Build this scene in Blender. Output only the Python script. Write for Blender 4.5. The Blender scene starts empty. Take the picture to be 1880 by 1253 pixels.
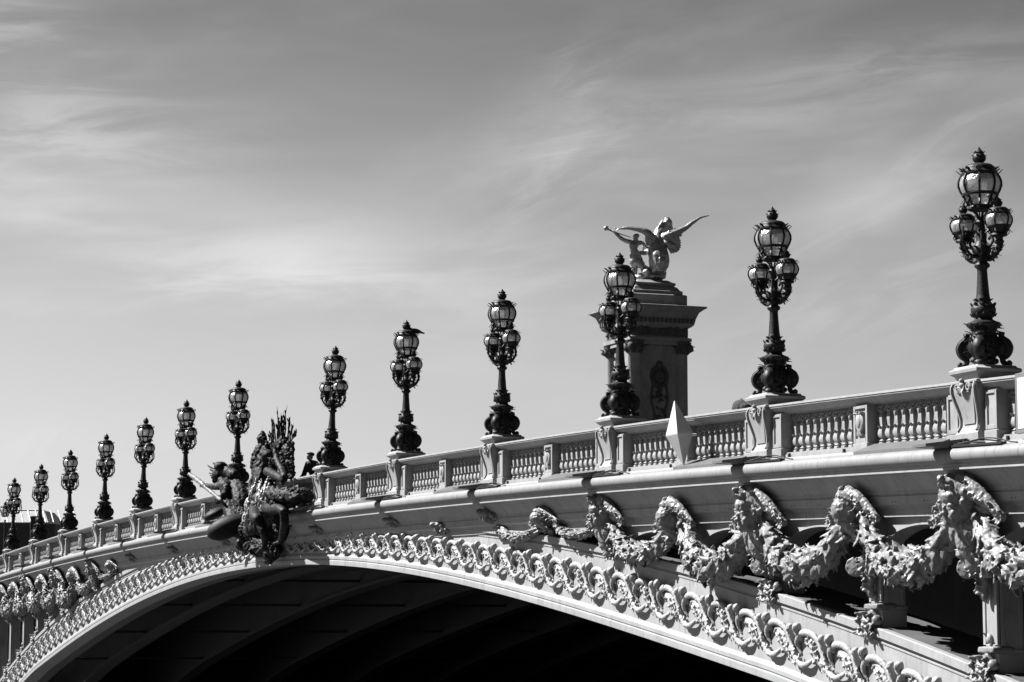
import bpy, math, random
from math import sin, cos, pi, radians, sqrt, atan2, hypot
from mathutils import Vector, Matrix, noise as mn
import bmesh
random.seed(7)
R = random.random
def U(a, b): return a + (b - a) * random.random()
scene = bpy.context.scene
col = scene.collection

# ------------------------------------------------------------------ materials
def new_mat(name):
    m = bpy.data.materials.new(name); m.use_nodes = True
    nt = m.node_tree; nt.nodes.clear()
    out = nt.nodes.new('ShaderNodeOutputMaterial')
    return m, nt, out
def N(nt, t, **kw):
    n = nt.nodes.new(t)
    for k, v in kw.items():
        if k == 'inputs':
            for a, b in v.items(): n.inputs[a].default_value = b
        else: setattr(n, k, v)
    return n
def g(v): return (v, v, v, 1)
ALB = .68
def surf_mat(name, base, rough=.6, var=.12, scale=3., stain=0., stain_c=.05, bump=.15, bump_scale=40., spec=.4, metal=0., streak=True):
    m, nt, out = new_mat(name)
    base *= ALB; stain_c *= ALB
    b = N(nt, 'ShaderNodeBsdfPrincipled'); b.inputs['Roughness'].default_value = rough
    b.inputs['Specular IOR Level'].default_value = spec; b.inputs['Metallic'].default_value = metal
    tc = N(nt, 'ShaderNodeNewGeometry')
    mp = N(nt, 'ShaderNodeMapping'); nt.links.new(tc.outputs['Position'], mp.inputs['Vector'])
    n1 = N(nt, 'ShaderNodeTexNoise', inputs={'Scale': scale, 'Detail': 8., 'Roughness': .6})
    nt.links.new(mp.outputs['Vector'], n1.inputs['Vector'])
    rmp = N(nt, 'ShaderNodeMapRange', inputs={'From Min': .3, 'From Max': .7, 'To Min': base * (1 - var), 'To Max': base * (1 + var)})
    nt.links.new(n1.outputs['Fac'], rmp.inputs['Value'])
    colr = rmp.outputs['Result']
    if stain > 0:
        mp2 = N(nt, 'ShaderNodeMapping'); mp2.inputs['Scale'].default_value = ((streak if streak > 1 else 7), 2., .9) if streak else (2, 2, 2)
        nt.links.new(tc.outputs['Position'], mp2.inputs['Vector'])
        n2 = N(nt, 'ShaderNodeTexNoise', inputs={'Scale': 1.3, 'Detail': 9., 'Roughness': .7})
        nt.links.new(mp2.outputs['Vector'], n2.inputs['Vector'])
        r2 = N(nt, 'ShaderNodeMapRange', inputs={'From Min': .52, 'From Max': .78, 'To Min': 0., 'To Max': stain})
        nt.links.new(n2.outputs['Fac'], r2.inputs['Value'])
        mx = N(nt, 'ShaderNodeMix', data_type='FLOAT')
        nt.links.new(r2.outputs['Result'], mx.inputs[0]); nt.links.new(colr, mx.inputs[2]); mx.inputs[3].default_value = stain_c
        colr = mx.outputs[0]
    cb = N(nt, 'ShaderNodeCombineColor')
    for i in range(3): nt.links.new(colr, cb.inputs[i])
    nt.links.new(cb.outputs[0], b.inputs['Base Color'])
    n3 = N(nt, 'ShaderNodeTexNoise', inputs={'Scale': bump_scale, 'Detail': 4.})
    nt.links.new(mp.outputs['Vector'], n3.inputs['Vector'])
    bp = N(nt, 'ShaderNodeBump', inputs={'Strength': bump, 'Distance': .02})
    nt.links.new(n3.outputs['Fac'], bp.inputs['Height']); nt.links.new(bp.outputs[0], b.inputs['Normal'])
    nt.links.new(b.outputs[0], out.inputs[0])
    return m
M_paint = surf_mat('cream_painted_steel', .37, .55, .12, 2.2, .75, .14, .06, 30)
M_carve = surf_mat('weathered_carved_steel', .24, .45, .25, 7, .5, .06, .22, 22, streak=False)
M_mask = surf_mat('dark_weathered_mask', .26, .42, .25, 7, .5, .05, .3, 24, streak=False)
M_relief = surf_mat('relief_painted_steel', .40, .55, .07, 5, .25, .16, .15, 25, streak=False)
M_torus = surf_mat('rain_stained_moulding', .27, .6, .1, 3, .95, .06, .1, 30, streak=13.)
M_ped = surf_mat('pale_cut_stone', .32, .7, .14, 6, .5, .12, .12, 50)
M_plate = surf_mat('grey_lead_cover', .16, .45, .12, 3, .4, .08, .08, 20)
M_bronze = surf_mat('dark_bronze', .024, .5, .35, 9, .5, .04, .3, 30, spec=.25, streak=False)
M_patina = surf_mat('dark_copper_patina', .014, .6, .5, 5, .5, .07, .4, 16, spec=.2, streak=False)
M_drape = surf_mat('sunlit_copper_drapery', .30, .42, .5, 6, .6, .06, .5, 16, spec=.6, streak=False)  # sunlight put into the colour, far lighter than the dark copper
M_gilt = surf_mat('gilded_bronze', .44, .38, .2, 3, .3, .3, .2, 10, spec=.9, metal=.6, streak=False)
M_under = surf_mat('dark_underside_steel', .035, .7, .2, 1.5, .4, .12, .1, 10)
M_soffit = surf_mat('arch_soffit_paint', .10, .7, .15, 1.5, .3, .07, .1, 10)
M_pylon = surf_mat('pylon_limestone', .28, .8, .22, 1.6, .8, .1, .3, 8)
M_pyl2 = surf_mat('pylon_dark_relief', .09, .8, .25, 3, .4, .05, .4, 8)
M_white = surf_mat('white_marker_paint', .66, .5, .06, 3, .25, .4, .04, 30)
M_grey = surf_mat('grey_frame_paint', .18, .5, .05, 3)
M_cable = surf_mat('black_cable', .02, .5, .1, 3)
M_cloth = surf_mat('dark_cloth', .04, .9, .3, 12, streak=False)
M_skin = surf_mat('skin', .3, .6, .05, 5)
M_hair = surf_mat('hair', .02, .6, .3, 30)
M_bird = surf_mat('black_feathers', .02, .6, .3, 30)
M_wall = surf_mat('dark_building_wall', .08, .8, .15, .4)
M_roof = surf_mat('zinc_roof', .42, .45, .1, .5)
M_glassdark = surf_mat('window_pane', .05, .15, .1, 1)
M_water = surf_mat('river_water', .05, .12, .2, .1, bump=.5, bump_scale=.8)
M_quay = surf_mat('quay_stone', .05, .8, .2, .6, .4, .05)  # kept dark as if tree-shaded, so the banks bounce less light
M_asphalt = surf_mat('asphalt', .06, .85, .2, 2)

def add_joints(m, period, width=.012, dark=.25):
    """thin dark joints every `period` metres along X, part of the plating"""
    nt = m.node_tree; b = [n for n in nt.nodes if n.type == 'BSDF_PRINCIPLED'][0]
    src = b.inputs['Base Color'].links[0].from_socket
    ge = N(nt, 'ShaderNodeNewGeometry'); sx = N(nt, 'ShaderNodeSeparateXYZ'); nt.links.new(ge.outputs['Position'], sx.inputs[0])
    a = N(nt, 'ShaderNodeMath', operation='ADD'); a.inputs[1].default_value = 1000.4; nt.links.new(sx.outputs[0], a.inputs[0])
    mo = N(nt, 'ShaderNodeMath', operation='MODULO'); mo.inputs[1].default_value = period; nt.links.new(a.outputs[0], mo.inputs[0])
    lt = N(nt, 'ShaderNodeMath', operation='LESS_THAN'); lt.inputs[1].default_value = width; nt.links.new(mo.outputs[0], lt.inputs[0])
    mx = N(nt, 'ShaderNodeMix', data_type='RGBA'); nt.links.new(lt.outputs[0], mx.inputs[0]); nt.links.new(src, mx.inputs[6]); mx.inputs[7].default_value = g(dark)
    nt.links.new(mx.outputs[2], b.inputs['Base Color'])
add_joints(M_paint, 2.333); add_joints(M_torus, 1.75, .016, .12); add_joints(M_plate, 1.1, .01, .1)

def glass_mat():
    m, nt, out = new_mat('rippled_lamp_glass')
    tr = N(nt, 'ShaderNodeBsdfTransparent'); tr.inputs[0].default_value = g(.76)
    tl = N(nt, 'ShaderNodeBsdfTranslucent'); tl.inputs[0].default_value = g(.62)
    df = N(nt, 'ShaderNodeBsdfDiffuse'); df.inputs[0].default_value = g(.5)
    gl = N(nt, 'ShaderNodeBsdfGlossy'); gl.inputs[0].default_value = g(.9); gl.inputs['Roughness'].default_value = .22
    tc = N(nt, 'ShaderNodeTexCoord')
    no = N(nt, 'ShaderNodeTexNoise', inputs={'Scale': 9., 'Detail': 5., 'Roughness': .65}); nt.links.new(N(nt, 'ShaderNodeNewGeometry').outputs['Position'], no.inputs['Vector'])
    bp = N(nt, 'ShaderNodeBump', inputs={'Strength': .9, 'Distance': .03}); nt.links.new(no.outputs['Fac'], bp.inputs['Height'])
    for s in (tl, df, gl): nt.links.new(bp.outputs[0], s.inputs['Normal'])
    m0 = N(nt, 'ShaderNodeMixShader'); m0.inputs[0].default_value = .45; nt.links.new(tl.outputs[0], m0.inputs[1]); nt.links.new(df.outputs[0], m0.inputs[2])
    mr = N(nt, 'ShaderNodeMapRange', inputs={'From Min': .35, 'From Max': .7, 'To Min': .45, 'To Max': .85}); nt.links.new(no.outputs['Fac'], mr.inputs['Value'])
    m1 = N(nt, 'ShaderNodeMixShader'); nt.links.new(mr.outputs[0], m1.inputs[0]); nt.links.new(tr.outputs[0], m1.inputs[1]); nt.links.new(m0.outputs[0], m1.inputs[2])
    m2 = N(nt, 'ShaderNodeMixShader'); m2.inputs[0].default_value = .16; nt.links.new(m1.outputs[0], m2.inputs[1]); nt.links.new(gl.outputs[0], m2.inputs[2])
    nt.links.new(m2.outputs[0], out.inputs[0])
    return m
M_glass = glass_mat()

# ------------------------------------------------------------------ mesh builder
class MB:
    def __init__(s): s.v = []; s.f = []
    def add(s, vs, fs, mat=None):
        o = len(s.v)
        s.v += [tuple(mat @ Vector(p)) if mat else tuple(p) for p in vs]
        s.f += [tuple(i + o for i in f) for f in fs]
    def merge(s, o, mat=None): s.add(o.v, o.f, mat)
    def box(s, x0, x1, y0, y1, z0, z1, mat=None):
        vs = [(x, y, z) for x in (x0, x1) for y in (y0, y1) for z in (z0, z1)]
        s.add(vs, [(0, 1, 3, 2), (4, 6, 7, 5), (0, 4, 5, 1), (2, 3, 7, 6), (0, 2, 6, 4), (1, 5, 7, 3)], mat)
    def bbox(s, x0, x1, y0, y1, z0, z1, b=.01, mat=None):
        """box with chamfered front/vertical edges (octagon in plan + chamfer top/bottom)"""
        def ring(z, i):
            return [(x0 + i + b, y0 + i, z), (x1 - i - b, y0 + i, z), (x1 - i, y0 + i + b, z), (x1 - i, y1 - i - b, z), (x1 - i - b, y1 - i, z), (x0 + i + b, y1 - i, z), (x0 + i, y1 - i - b, z), (x0 + i, y0 + i + b, z)]
        rs = [ring(z0, b), ring(z0 + b, 0), ring(z1 - b, 0), ring(z1, b)]
        s.loft(rs, True, True, mat)
    def loft(s, rings, cap0=True, cap1=True, mat=None, closed=True):
        n = len(rings[0]); vs = [p for r in rings for p in r]; fs = []
        for i in range(len(rings) - 1):
            for j in range(n if closed else n - 1):
                k = (j + 1) % n
                fs.append((i * n + j, i * n + k, (i + 1) * n + k, (i + 1) * n + j))
        if cap0: fs.append(tuple(range(n - 1, -1, -1)))
        if cap1: fs.append(tuple((len(rings) - 1) * n + j for j in range(n)))
        s.add(vs, fs, mat)
    def lathe(s, prof, n=16, c=(0, 0, 0), sx=1, sy=1, mat=None, ph=0., caps=True):
        rings = [[(c[0] + r * sx * cos(2 * pi * j / n + ph), c[1] + r * sy * sin(2 * pi * j / n + ph), c[2] + z) for j in range(n)] for r, z in prof]
        s.loft(rings, caps, caps, mat)
    def tube(s, pts, rad, n=6, mat=None, caps=True, flat=1.):
        pts = [Vector(p) for p in pts]
        if not isinstance(rad, (list, tuple)): rad = [rad] * len(pts)
        up = None; rings = []
        for i, p in enumerate(pts):
            t = (pts[min(i + 1, len(pts) - 1)] - pts[max(i - 1, 0)])
            if t.length < 1e-9: t = Vector((0, 0, 1))
            t.normalize()
            if up is None:
                up = Vector((0, 0, 1)) if abs(t.z) < .9 else Vector((0, 1, 0))
                up = (up - t * up.dot(t)).normalized()
            else:
                up = up - t * up.dot(t)
                up = up.normalized() if up.length > 1e-6 else Vector((1, 0, 0))
            sd = t.cross(up)
            rings.append([tuple(p + (up * cos(2 * pi * k / n) + sd * sin(2 * pi * k / n) * flat) * rad[i]) for k in range(n)])
        s.loft(rings, caps, caps, mat)
    def ell(s, c, r, rot=None, nu=12, nv=8, mat=None):
        if not isinstance(r, (list, tuple)): r = (r, r, r)
        rm = rot.to_4x4() if rot is not None else Matrix.Identity(4)
        T = Matrix.Translation(c) @ rm @ Matrix.Diagonal((*r, 1))
        if mat: T = mat @ T
        prof = [(max(1e-3, sin(pi * i / nv)), -cos(pi * i / nv)) for i in range(nv + 1)]
        s.lathe(prof, nu, mat=T)
    def leaf(s, p, d, nrm, L, W, curl=.4, n=5):
        p = Vector(p); d = Vector(d).normalized(); nrm = Vector(nrm)
        nrm = (nrm - d * nrm.dot(d)); nrm = nrm.normalized() if nrm.length > 1e-6 else d.orthogonal().normalized()
        sd = d.cross(nrm); vs = []; fs = []
        for i in range(n):
            t = i / (n - 1); w = W * (sin(pi * min(1, t * .88 + .12)) ** .6) * .5
            c = p + d * (L * t) + nrm * (L * curl * t * t)
            th = W * .12 * (1 - t * .7)
            vs += [tuple(c - sd * w), tuple(c + nrm * (th + W * .16)), tuple(c + sd * w), tuple(c - nrm * th)]
        for i in range(n - 1):
            for j in range(4):
                k = (j + 1) % 4; fs.append((i * 4 + j, i * 4 + k, (i + 1) * 4 + k, (i + 1) * 4 + j))
        fs.append((3, 2, 1, 0)); fs.append(tuple((n - 1) * 4 + j for j in range(4)))
        s.add(vs, fs)
    def prism(s, poly, y0, y1, bevel=0., mat=None):
        """poly: (x,z) outline, extruded along y"""
        n = len(poly)
        if bevel:
            cx = sum(p[0] for p in poly) / n; cz = sum(p[1] for p in poly) / n
            k = 1 - bevel
            inn = [(cx + (x - cx) * k, cz + (z - cz) * k) for x, z in poly]
            rings = [[(x, y0, z) for x, z in inn], [(x, y0 + abs(y1 - y0) * .25 * (1 if y1 > y0 else -1), z) for x, z in poly], [(x, y1, z) for x, z in poly]]
        else: rings = [[(x, y0, z) for x, z in poly], [(x, y1, z) for x, z in poly]]
        s.loft(rings, True, True, mat)
    def mesh(s, name, smooth=None):
        me = bpy.data.meshes.new(name); me.from_pydata(s.v, [], s.f)
        me.validate(); bm = bmesh.new(); bm.from_mesh(me); bmesh.ops.recalc_face_normals(bm, faces=bm.faces)
        bm.to_mesh(me); bm.free()
        if smooth is not None: set_smooth(me, smooth)
        return me
def set_smooth(me, ang=40):
    me.polygons.foreach_set('use_smooth', [True] * len(me.polygons))
    if ang < 180:
        bm = bmesh.new(); bm.from_mesh(me); a = radians(ang)
        for e in bm.edges:
            if len(e.link_faces) == 2 and e.calc_face_angle(0) > a: e.smooth = False
        bm.to_mesh(me); bm.free()
def fuse(mb, voxel, smooth=3, amp=0., freq=6., name='sculpted', ridged=False, seed=0.):
    """union of overlapping solids as one continuous carved surface"""
    me = mb.mesh('tmp'); ob = bpy.data.objects.new('tmp', me); col.objects.link(ob)
    r = ob.modifiers.new('r', 'REMESH'); r.mode = 'VOXEL'; r.voxel_size = voxel
    if smooth:
        sm = ob.modifiers.new('s', 'SMOOTH'); sm.iterations = smooth; sm.factor = .5
    dg = bpy.context.evaluated_depsgraph_get(); dg.update()
    out = bpy.data.meshes.new_from_object(ob.evaluated_get(dg)); out.name = name
    bpy.data.objects.remove(ob); bpy.data.meshes.remove(me)
    if amp:
        nr = [v.normal.copy() for v in out.vertices]
        for v, n in zip(out.vertices, nr):
            p = v.co * freq + Vector((seed, 0, 0))
            d = mn.fractal(p, .8, 2.1, 3)
            if ridged: d = .6 - 1.8 * abs(d)
            v.co += n * d * amp
    set_smooth(out, 180)
    return out

# ------------------------------------------------------------------ objects
def link(o, parent=None):
    col.objects.link(o)
    if parent: o.parent = parent
    return o
def obj(name, me, mat, parent=None, smooth=None, loc=None, rot=None, scale=None):
    if isinstance(me, MB): me = me.mesh(name, smooth)
    if not me.materials: me.materials.append(mat)
    o = bpy.data.objects.new(name, me); link(o, parent)
    if loc: o.location = loc
    if rot: o.rotation_euler = rot
    if scale: o.scale = scale
    return o
def tag(o, label=None, cat=None, group=None, kind=None):
    if label: o['label'] = label
    if cat: o['category'] = cat
    if group: o['group'] = group
    if kind: o['kind'] = kind
    return o
def empty(name, loc, label=None, cat=None, group=None, rot=None):
    o = bpy.data.objects.new(name, None); o.location = loc; link(o)
    o.empty_display_size = .3
    if rot: o.rotation_euler = rot
    return tag(o, label, cat, group)
def copy_tree(o, parent=None):
    c = o.copy(); link(c); c.parent = parent
    for ch in list(o.children): copy_tree(ch, c)
    return c

# ------------------------------------------------------------------ camera
CAM = Vector((72.87, -20.616, -4.6)); YAW = .37033; PIT = .116407; F = 4500.
fwd = Vector((-cos(YAW) * cos(PIT), sin(YAW) * cos(PIT), sin(PIT)))
rgt = Vector((sin(YAW), cos(YAW), 0)); upv = rgt.cross(fwd)
cd = bpy.data.cameras.new('camera'); cam = bpy.data.objects.new('camera', cd); col.objects.link(cam)
cam.matrix_world = Matrix((( rgt.x, upv.x, -fwd.x, CAM.x), (rgt.y, upv.y, -fwd.y, CAM.y), (rgt.z, upv.z, -fwd.z, CAM.z), (0, 0, 0, 1)))
cd.sensor_width = 36; cd.lens = F / 1880 * 36; cd.clip_start = .5; cd.clip_end = 6000
scene.camera = cam
def at(u, v, y):
    """world point seen at pixel u,v of the 1880 px photograph on the vertical plane Y=y"""
    d = fwd + rgt * (u - 940) / F - upv * (v - 626.5) / F
    return CAM + d * ((y - CAM.y) / d.y)
def atd(u, v, dist):
    d = fwd + rgt * (u - 940) / F - upv * (v - 626.5) / F
    return CAM + d * dist

# ------------------------------------------------------------------ curves of the bridge
def poly(c, x):
    r = 0
    for a in c: r = r * x + a
    return r
def zd(x): return .03 - .00037 * x * x
UPC = [-5.111853657584048e-10, -1.5154092481236096e-07, 4.923015687108799e-07, -0.0020386342848390487, -0.0013477075569562256, -1.6868813368745963]
LOC = [1.771562893028594e-09, 3.549077972606588e-07, -5.049316846093056e-07, -0.002946591205043713, -0.0028101092957200833, -2.7192863599235797]
def up(x): return poly(UPC, x) - .05 * math.exp(-(x / 8) ** 2)
def low(x):
    if x > 33: return up(x) - (up(33) - poly(LOC, 33))
    if x < -40: return up(x) - (up(-40) - poly(LOC, -40))
    return poly(LOC, x)
LX = [40.13, 33.05, 26.04, 19.12, 12.08, 5.31, -5.1, -12.22, -19.04, -26.0, -33.25, -40.27, -47.33]
MIDX = [36.6, 29.55, 22.58, 15.6, 8.7, -8.66, -15.63, -22.52, -29.6, -36.76, -43.8]
XE = 54.
def frange(a, b, n): return [a + (b - a) * i / n for i in range(n + 1)]
def sweep(mb, prof, xs, zf, closed=True):
    rings = [[(x, y, zf(x) + z) for y, z in prof] for x in xs]
    mb.loft(rings, closed, closed, closed=closed)

bridge = empty('arched_bridge', (0, 0, 0), 'long pale arched bridge with carved garlands and balustrade crossing the whole photo', 'bridge')
XS = frange(-XE, XE, 216)
# cornice body
mb = MB()
prof = [(.3, -1.30), (-.36, -1.20), (-.44, -1.24), (-.60, -1.27), (-.60, -1.48), (-.62, -1.50), (-.62, -1.585), (-.655, -1.59), (-.655, -1.618), (-.52, -1.635), (-.44, -1.70), (-.36, -1.80), (-.30, -1.88),
        (-.30, -1.94), (-.27, -1.945), (-.27, -1.965), (-.29, -1.97), (-.27, -2.10), (-.17, -2.14), (-.17, -2.17), (-.14, -2.18), (-.14, -2.30), (.3, -2.32)]
sweep(mb, prof, XS, zd)
obj('cornice', mb, M_paint, bridge, 25)
# torus
mb = MB(); tp = [(-.60 - .165 * cos(a) * 1.0, -1.405 + .135 * sin(a)) for a in [pi * (-.5 + i / 12) for i in range(13)]] + [(-.5, -1.27), (-.5, -1.54)]
tp = [(-.60 - .15 * cos(a), -1.405 + .13 * sin(a)) for a in [pi * (-.5 + i / 12) for i in range(13)]] + [(-.5, -1.275), (-.5, -1.535)]
sweep(mb, tp, XS, zd)
obj('round_moulding', mb, M_torus, bridge, 40)
# joint line grooves on frieze: small paired slots
mb = MB()
for x in LX + MIDX:
    for dx in (1.15, 2.15):
        for e in (-.05, .05):
            mb.box(x + dx + e - .012, x + dx + e + .012, -.278, -.26, zd(x + dx) - 2.07, zd(x + dx) - 2.0)
obj('frieze_slots', mb, M_under, bridge)
# deck
mb = MB()
sweep(mb, [(.3, -1.22), (.9, -1.2), (.9, -1.05), (5, -1.05), (5.002, -1.2), (36, -1.2), (36, -1.05), (40.6, -1.05), (40.6, -2.4), (.3, -2.4)], frange(-XE, XE, 60), zd)
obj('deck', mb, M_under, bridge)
# far side parapet
mb = MB(); sweep(mb, [(40.3, -1.05), (40.6, -1.05), (40.6, -.2), (40.2, -.2)], frange(-XE, XE, 60), zd)
obj('far_parapet', mb, M_ped, bridge)
# spandrel wall with arched openings between the posts
posts = sorted(LX + MIDX + [47.2, 43.7, 50.7, -50.8, .1])
mb = MB()
for a, b in zip(posts[:-1], posts[1:]):
    n = 24; ts = frange(a + .2, b - .2, n)
    top = [zd(x) - 2.31 for x in ts]
    bot = []
    for x in ts:
        u = (x - (a + b) / 2) / ((b - a) / 2 - .2)
        bot.append(max(zd(x) - 2.43 - .62 * (1 - sqrt(max(0, 1 - (u * .97) ** 2))), up(x) - .1))
    rings = []
    for i, x in enumerate(ts):
        tpz = max(top[i], bot[i] + .01)
        rings.append([(x, -.04, tpz), (x, -.04, bot[i] + .035), (x, -.065, bot[i] + .03), (x, -.065, bot[i]), (x, .32, bot[i]), (x, .32, tpz)])
    mb.loft(rings)
obj('spandrel_wall', mb, M_paint, bridge, 30)
# arch face
mb = MB(); rings = []
for x in XS:
    l = low(x); u = up(x); h = u - l
    pr = [(.5, l + .0), (-.08, l), (-.15, l + .005), (-.155, l + .05), (-.155, l + .13), (-.12, l + .15), (-.12, l + .165), (-.142, l + .175), (-.142, l + .25), (-.12, l + .29), (-.10, l + .33),
          (-.10, u - .05), (-.118, u - .045), (-.118, u - .02), (-.10, u - .01), (-.09, u + .03), (-.15, u + .045), (-.165, u + .055), (-.165, u + .185), (-.14, u + .2), (-.02, u + .2), (-.02, u + .1), (.5, u + .1)]
    rings.append([(x, y, z) for y, z in pr])
mb.loft(rings)
arch = obj('arch_face', mb, M_paint, bridge, 25)
mb = MB(); rings = [[(x, -.018, up(x) + .19), (x, 1.3, up(x) + .19), (x, 1.3, up(x) + .105), (x, -.018, up(x) + .105)] for x in XS]; mb.loft(rings)  # top slab coloured dark for the garland shade on it
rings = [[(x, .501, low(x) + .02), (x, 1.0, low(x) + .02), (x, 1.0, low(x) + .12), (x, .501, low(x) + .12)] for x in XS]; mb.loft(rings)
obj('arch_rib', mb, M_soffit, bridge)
# inner ribs: web filled solid up to the deck, added to block light
for k in range(9):
    y = 3.2 + k * 4.5
    mb = MB(); xs = frange(-XE, XE, 72)
    mb.loft([[(x, y, zd(x) - 2.35), (x, y + .12, zd(x) - 2.35), (x, y + .12, low(x) + .3), (x, y, low(x) + .3)] for x in xs])
    mb.loft([[(x, y - .25, low(x) + .31), (x, y + .4, low(x) + .31), (x, y + .4, low(x) + .2), (x, y - .25, low(x) + .2)] for x in xs])
    for x in frange(-52.5, 52.5, 30):
        if x > 99: mb.box(x, x + .1, y, y + .1, 0, 1)
    obj('inner_rib_blocker', mb, M_under, bridge)
mb = MB()
for x in frange(-48, 48, 12): mb.box(x - .06, x + .06, 1.6, 39.2, low(x) + .5, low(x) + .6)
obj('cross_brace', mb, M_under, bridge)

# ------------------------------------------------------------------ relief scrolls
def catm(pts, m=6):
    P = [Vector(p) for p in pts]; out = []
    P = [P[0] * 2 - P[1]] + P + [P[-1] * 2 - P[-2]]
    for i in range(1, len(P) - 2):
        for k in range(m):
            t = k / m; a, b, c, d = P[i - 1:i + 3]
            out.append(.5 * ((2 * b) + (c - a) * t + (2 * a - 5 * b + 4 * c - d) * t * t + (3 * b - a - 3 * c + d) * t ** 3))
    out.append(P[-2]); return out
def lerp_list(l, n):
    out = []
    for i in range(n):
        t = i / (n - 1) * (len(l) - 1); a = int(t); b = min(a + 1, len(l) - 1); out.append(l[a] + (l[b] - l[a]) * (t - a))
    return out
def scroll_mesh(seed, simple=False):
    random.seed(seed); m = MB(); W = 1.15; H = .62
    def c(pts, rad, m_=5, n=8, flat=1.):
        q = [(s * W, y, t * H) for s, y, t in pts]; q = catm(q, m_); m.tube(q, lerp_list(rad, len(q)), n, flat=flat)
    c([(.10, .0, -.30), (.03, -.05, -.12), (.02, -.09, .06), (.12, -.11, .30), (.33, -.13, .44), (.56, -.12, .42), (.74, -.10, .22), (.87, -.10, -.10), (1.03, -.11, -.40), (1.25, -.12, -.56), (1.45, -.12, -.46), (1.58, -.08, -.26)],
      [.03, .045, .055, .062, .066, .062, .055, .052, .058, .062, .055, .03])
    c([(.22, -.04, .06), (.31, -.08, .22), (.44, -.09, .27), (.56, -.08, .20)], [.02, .028, .03, .02])
    for k in (1, 2, 3):
        o = k * .085; dy = .014 * (k % 2)
        c([(.50 - o * .6, -.10 + dy, .36 - o), (.70 - o, -.10 + dy, .16 - o * .5), (.84 - o, -.10 + dy, -.12 - o * .3), (1.02 - o * .7, -.10 + dy, -.38), (1.20 - o * .2, -.07, -.50)], [.035, .05, .05, .045, .03])
    m.tube([(.40 * W, .0, .22 * H), (.62 * W, .0, .0), (.85 * W, .0, -.28 * H), (1.1 * W, .0, -.46 * H)], [.06, .09, .08, .05], 8)
    for k in range(52):
        t = R(); sx = .40 + .7 * t + U(-.14, .12); tz = .2 - .65 * t + U(-.14, .14)
        m.leaf((sx * W, -.09, tz * H), (U(.2, 1), U(-.6, -.1), U(-1, .3)), (0, -1, 0), U(.08, .17), U(.05, .1), .4)
    # knobs (curled leaf pair with deep relief)
    for (s, t, r) in ((.88, .42, .085), (1.10, .50, .095)):
        m.ell((s * W, -.17, t * H), (r * .8, r * 1.25, r * 1.0), nu=9, nv=6)
        m.ell((s * W + .03, -.17, t * H + .05), (r * .55, r * .8, r * .55), nu=8, nv=6)
        c([(s + .01, -.02, t - .35), (s - .02, -.13, t - .17), (s, -.15, t)], [.06, .07, .07], 4, 6)
        for q in range(3): m.leaf((s * W, -.12, t * H - .03), (U(-.6, .6), -.5, U(-.2, 1)), (0, -1, .4), .13, .08, .5)
    for (s, t) in ((1.64, -.2), (1.62, -.36), (1.52, -.12)):
        m.ell((s * W, -.09, t * H), (.045, .06, .04), nu=8, nv=5)
        m.leaf((s * W - .03, -.08, t * H), (.7, -.4, U(-.5, .5)), (0, -1, 0), .13, .07, .4)
    return fuse(m, .016, 1, .008, 14, 'scroll_relief', seed=seed)
sm_meshes = [scroll_mesh(s) for s in (1, 2, 3)]
random.seed(11)
def pitch(x): return 1.02 + .15 * min(1, abs(x) / 30)
sx_list = []; x = 34.07
while x < 50: sx_list.append(x); x += pitch(x)
x = 34.07 - pitch(34)
while x > -50: sx_list.append(x); x -= pitch(x)
for i, x in enumerate(sorted(sx_list)):
    if -1.3 < x < .35: continue
    h = up(x) - low(x); p = pitch(x)
    sl = atan2(up(x + .8) - up(x - .2), 1.0)
    hs = .42 * h; zc = up(x) - (.18 + .09 * (h - 1) / .4) - .50 * hs
    obj('scroll_relief', sm_meshes[i % 3], M_relief, arch, loc=(x, -.10, zc), rot=(0, -sl, 0), scale=(p / 1.15, .8, hs / .62))

# ------------------------------------------------------------------ spandrel posts
def make_post_top():
    m = MB(); random.seed(5)
    for sx in (-1, 1):      # volutes turned slightly towards each other, leaf drop between them
        T = Matrix.Translation((sx * .29, -.20, 0)) @ Matrix.Rotation(radians(38) * (1 if sx < 0 else -1), 4, 'Z')
        pts = []
        for k in range(26):
            a = k / 25 * 2 * pi * 1.75; q = .15 * (1 - k / 25 * .82); pts.append((q * cos(a + pi / 2), -.085, q * sin(a + pi / 2)))
        m.tube(pts, lerp_list([.03, .02], 26), 6, mat=T)
        m.lathe([(.02, -.07), (.15, -.06), (.155, 0.), (.15, .1), (.05, .12)], 16, mat=T @ Matrix.Rotation(pi / 2, 4, 'X'))
    m.bbox(-.24, .24, -.14, .3, .10, .2, .02)
    for k in range(22):
        a = U(-.09, .09); z = U(-.42, .24)
        m.leaf((a * (1 - max(0, -z)), -.15, z), (U(-.7, .7), -.4, U(-1.2, .6)), (0, -1, .3), U(.1, .18), U(.08, .13), .4)
    m.ell((0, -.11, -.12), (.13, .09, .24)); m.ell((0, -.16, .12), (.15, .12, .12)); m.ell((0, -.1, -.36), (.08, .07, .16))
    return fuse(m, .014, 1, .008, 14, 'capital')
def make_post_foot():
    m = MB(); random.seed(9)
    m.bbox(-.23, .23, -.05, .34, .2, .30, .02); m.ell((0, -.05, -.02), (.2, .14, .2)); m.ell((0, -.03, -.22), (.13, .1, .12))
    for k in range(34):
        a = U(-.24, .24); z = U(-.2, .16)
        m.leaf((a, -.1, z), (a * 3 + U(-.3, .3), -.35, U(-1.3, .3)), (0, -1, .2), U(.12, .22), U(.09, .15), .35)
    for sx in (-1, 1): m.ell((sx * .25, -.06, .02), (.08, .1, .09))
    return fuse(m, .016, 1, .01, 12, 'post_foot')
cap_m = make_post_top(); foot_m = make_post_foot()
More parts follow.
